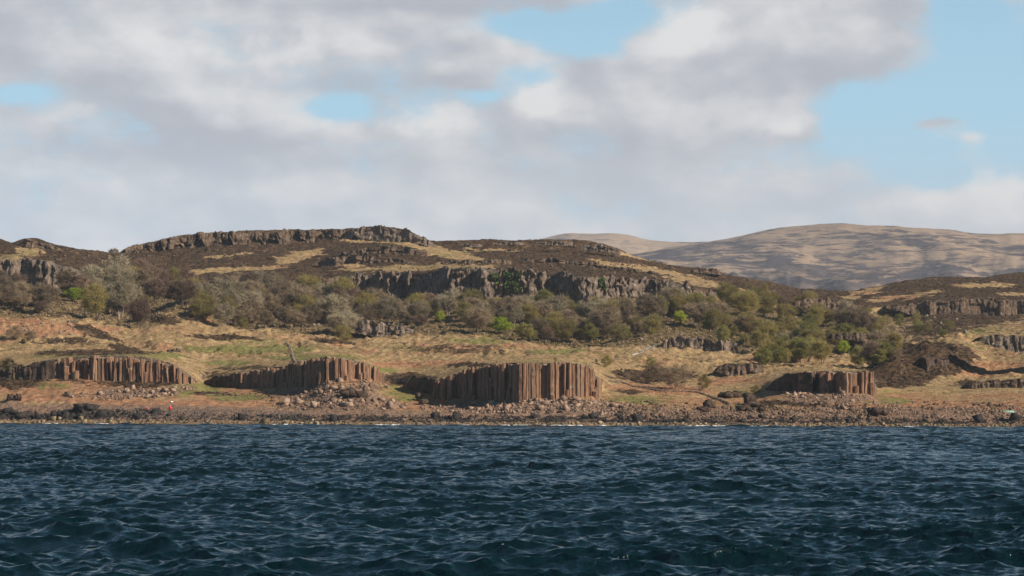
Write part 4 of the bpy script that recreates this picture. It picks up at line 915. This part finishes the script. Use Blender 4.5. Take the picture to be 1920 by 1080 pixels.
# white wash where the sea meets the rocks
def surf():
    rg = np.random.default_rng(8); sp = Soup(); foam = m_plain('surf_foam', (.82, .83, .82), .8, .1, .1)
    for (uc, wu, n) in [(95, 14, 26), (190, 8, 12), (560, 40, 20), (720, 30, 12), (870, 5, 6), (945, 6, 10), (985, 22, 30), (1060, 30, 50), (1130, 8, 10), (1310, 20, 26), (1345, 20, 24), (1400, 16, 14), (1440, 20, 16), (1700, 20, 6)]:
        for i in range(n):
            u = uc + rg.normal(0, .5) * wu; Y = float(np.interp(u, U, Y_water)) - rg.uniform(.3, 2.5); v, f = HULLS[int(rg.integers(len(HULLS)))]
            sp.add(v * (rg.uniform(.3, .8), rg.uniform(.2, .5), rg.uniform(.08, .16)) + (X_of(u, Y), Y, .16), f)
    tag(link('surf_foam', sp.mesh('surf_foam'), foam), kind='stuff')
surf()

# ------------------------------------------------------------------ sky, sun, air, camera
def build_world():
    w = bpy.data.worlds.new('World'); scn.world = w; w.use_nodes = True
    g = NT(w.node_tree); bg = w.node_tree.nodes['Background']
    sky = g.node('ShaderNodeTexSky', sky_type='NISHITA'); sky.sun_disc = False
    sky.sun_elevation = math.asin(SUN[2]); sky.sun_rotation = math.atan2(SUN[0], SUN[1]); sky.air_density = 1.0; sky.dust_density = .4; sky.ozone_density = 2.0
    d = g.node('ShaderNodeTexCoord').outputs['Generated']; x, y, z = g.xyz(d)
    ys = g.math('MAXIMUM', y, .08)
    p = g.add(g.mul(g.math('DIVIDE', x, ys), 4.8), .96); q = g.sub(.762, g.mul(g.math('DIVIDE', z, ys), 4.8))
    front = g.step(.2, .6, y)
    dv = g.vmul(d, (1, 1, 1.75))
    big = g.noise(dv, 6.5, 2, .5); n1 = g.noise(g.vadd(dv, (3.1, 0, 1.7)), 15, 7, .52, .1); n1s = g.noise(g.vadd(dv, (3.1 + .008, 0, 1.7 + .013)), 15, 4, .5, .1); n3 = g.noise(dv, 60, 5, .6, .2); n2s = g.noise(g.vadd(dv, (5.003, 1, 8.008)), 20, 7, .55, .1); n2 = g.noise(g.vadd(dv, (5, 1, 8)), 20, 7, .55, .1)
    wob = g.mul(g.sub(n1, .5), .09); wob2 = g.mul(g.sub(g.noise(g.vadd(dv, (9, 2, 4)), 19, 6, .6), .5), .07)
    pw = g.add(p, wob); qw = g.add(q, wob2)
    def gb(lst):
        t = None
        for (cu, cv, su, sv, a) in lst:
            du = g.mul(g.sub(pw, cu), 1 / su); dq = g.mul(g.sub(qw, cv), 1 / sv)
            e = g.mul(g.math('POWER', 2.718, g.mul(g.add(g.mul(du, du), g.mul(dq, dq)), -1)), a)
            t = e if t is None else g.add(t, e)
        return t
    gaps = gb([(.02, .168, .075, .020, 1.1), (.625, .205, .045, .026, 1.2), (1.08, .075, .10, .042, 1.2), (.97, .045, .08, .022, 1.0), (.98, .145, .07, .03, 1.1), (1.16, .02, .09, .03, 1.1), (.90, .182, .06, .016, .9), (1.86, .13, .10, .17, 1.5), (1.73, .30, .085, .065, 1.3),
               (1.64, .20, .07, .05, 1.1), (1.80, .02, .06, .05, .9), (1.58, .24, .05, .06, .7), (1.76, .18, .1, .05, .8), (1.90, .26, .06, .05, .9), (1.93, .20, .05, .12, .8), (1.80, .33, .06, .03, .7)])
    wis = gb([(1.76, .225, .055, .014, .7), (1.86, .255, .05, .012, .4), (1.56, .09, .16, .06, .6), (1.49, .235, .035, .028, .7), (1.02, .18, .03, .022, .6)])
    covf = g.sub(g.add(.95, g.add(wis, g.add(g.mul(g.sub(n1, .5), 1.3), g.add(g.mul(g.sub(n2, .5), 2.4), g.mul(g.sub(n3, .5), 1.1))))), gaps)
    cov_front = g.step(.0, .92, covf)
    el = z
    cov_gen = g.step(.50, .70, g.sub(g.add(g.mul(n1, .4), g.mul(big, .75)), g.mul(g.step(.12, .45, el), .16)))
    inframe = g.mul(front, g.step(-.22, -.02, q))
    cov = g.add(g.mul(cov_front, inframe), g.mul(cov_gen, g.sub(1, inframe)))
    lit = gb([(.80, .215, .12, .036, .75), (1.02, .185, .045, .030, .7), (1.30, .045, .07, .045, .75), (.55, .105, .24, .045, .40), (.14, .205, .11, .035, .45), (1.48, .237, .035, .028, .75), (1.11, .25, .06, .04, .35), (1.88, .34, .06, .035, .5), (.85, .40, .05, .03, .25), (1.42, .345, .12, .04, .30), (1.22, .36, .06, .03, .2), (.30, .33, .2, .03, .12), (.62, .24, .04, .02, .3), (.25, .06, .2, .03, .2), (1.0, .40, .05, .025, .15)])
    drk = gb([(.78, .008, .26, .022, .40), (.02, .08, .09, .06, .22), (.38, .275, .20, .028, .34), (.68, .160, .17, .020, .28), (1.22, .30, .20, .06, .22), (1.45, .14, .25, .05, .10), (.25, .145, .15, .02, .2), (1.76, .225, .06, .02, .25), (.2, .40, .3, .03, .12), (1.10, .14, .05, .05, .20), (.72, .30, .12, .03, .12), (1.33, .10, .05, .02, .15)])
    up = g.add(g.mul(g.sub(n1, n1s), 1.6), g.mul(g.sub(n2, n2s), .85))
    nl = g.add(g.mul(g.sub(n2, .5), 2.3), g.mul(g.sub(n3, .5), 1.0))
    litm = g.mul(g.step(.02, .90, g.add(lit, nl)), g.step(.04, .34, lit))
    drm = g.mul(drk, g.add(1.15, g.mul(g.sub(n2, .5), 2.6)))
    loc = g.sub(g.add(g.mul(lit, .32), g.mul(litm, .42)), drm)
    sh = g.add(g.add(.40, g.mul(loc, inframe)), g.add(up, g.add(g.mul(g.sub(n1, .5), .8), g.mul(g.sub(n2, .5), .40))))
    sh = g.step(0, 1, sh)
    lo = g.mix(g.step(.24, .40, q), (.440, .448, .490), (.515, .550, .600))
    cc = g.mix(sh, lo, (.77, .76, .745))
    cc = g.mix(inframe, g.mix(sh, (.20, .22, .27), (.42, .43, .46)), cc)
    blue = g.mix(g.mul(inframe, g.step(.3, .1, z)), g.mix(g.step(.12, .62, z), (.09, .295, .50), (.008, .032, .068)), (.385, .655, .825))
    skyc = g.mix(.86, g.vmul(sky.outputs[0], (.1, .1, .1)), blue)
    hz = g.step(.20, .46, q)
    skyc = g.mix(g.mul(g.mul(hz, inframe), .55), skyc, (.52, .60, .68))
    fin = g.mix(g.mul(cov, g.add(.25, g.mul(inframe, .72))), skyc, cc)
    fin = g.vmul(fin, (10, 10, 10)); g.put(bg.inputs['Color'], fin); bg.inputs['Strength'].default_value = .083
build_world()

ld = bpy.data.lights.new('sun', 'SUN'); ld.energy = 5.0; ld.angle = math.radians(.5); ld.color = (1, .885, .75)
so = bpy.data.objects.new('sun', ld); COL.objects.link(so); so.rotation_euler = Vector(tuple(-SUN)).to_track_quat('-Z', 'Y').to_euler(); so.location = (300, -200, 300)

def build_haze():
    x0, x1, y0, y1, z0, z1 = -4200.0, 4200.0, -60.0, 8300.0, -30.0, 620.0
    v = [(x, y, z) for z in (z0, z1) for y in (y0, y1) for x in (x0, x1)]
    f = [(0, 2, 3, 1), (4, 5, 7, 6), (0, 1, 5, 4), (2, 6, 7, 3), (0, 4, 6, 2), (1, 3, 7, 5)]
    me = py_mesh('haze', np.array(v), f); m = bpy.data.materials.new('haze_air'); m.use_nodes = True; t = m.node_tree
    t.nodes.remove(t.nodes['Principled BSDF']); pv = t.nodes.new('ShaderNodeVolumePrincipled')
    pv.inputs['Color'].default_value = (.80, .88, 1.0, 1); pv.inputs['Density'].default_value = HAZE; pv.inputs['Anisotropy'].default_value = 0.0
    t.links.new(pv.outputs[0], t.nodes['Material Output'].inputs['Volume'])
    tag(link('haze', me, m), kind='stuff')
HAZE = 5.6e-5
build_haze()

cd = bpy.data.cameras.new('camera'); cam = bpy.data.objects.new('camera', cd); COL.objects.link(cam); scn.camera = cam
cam.location = (0, 0, CAMH); cam.rotation_euler = (math.radians(90), 0, 0)
cd.sensor_width = 36; cd.lens = 36 * F / 1920; cd.shift_y = (HY - 540) / 1920; cd.clip_start = .5; cd.clip_end = 30000
scn.view_settings.view_transform = 'Standard'; scn.view_settings.look = 'None'; scn.view_settings.exposure = 0.32; scn.view_settings.gamma = 1
scn.cycles.max_bounces = 5; scn.cycles.diffuse_bounces = 2; scn.cycles.glossy_bounces = 3; scn.cycles.transparent_max_bounces = 8; scn.cycles.volume_bounces = 1
scn.cycles.use_denoising = True
scn.cycles.use_adaptive_sampling = True; scn.cycles.adaptive_threshold = .01
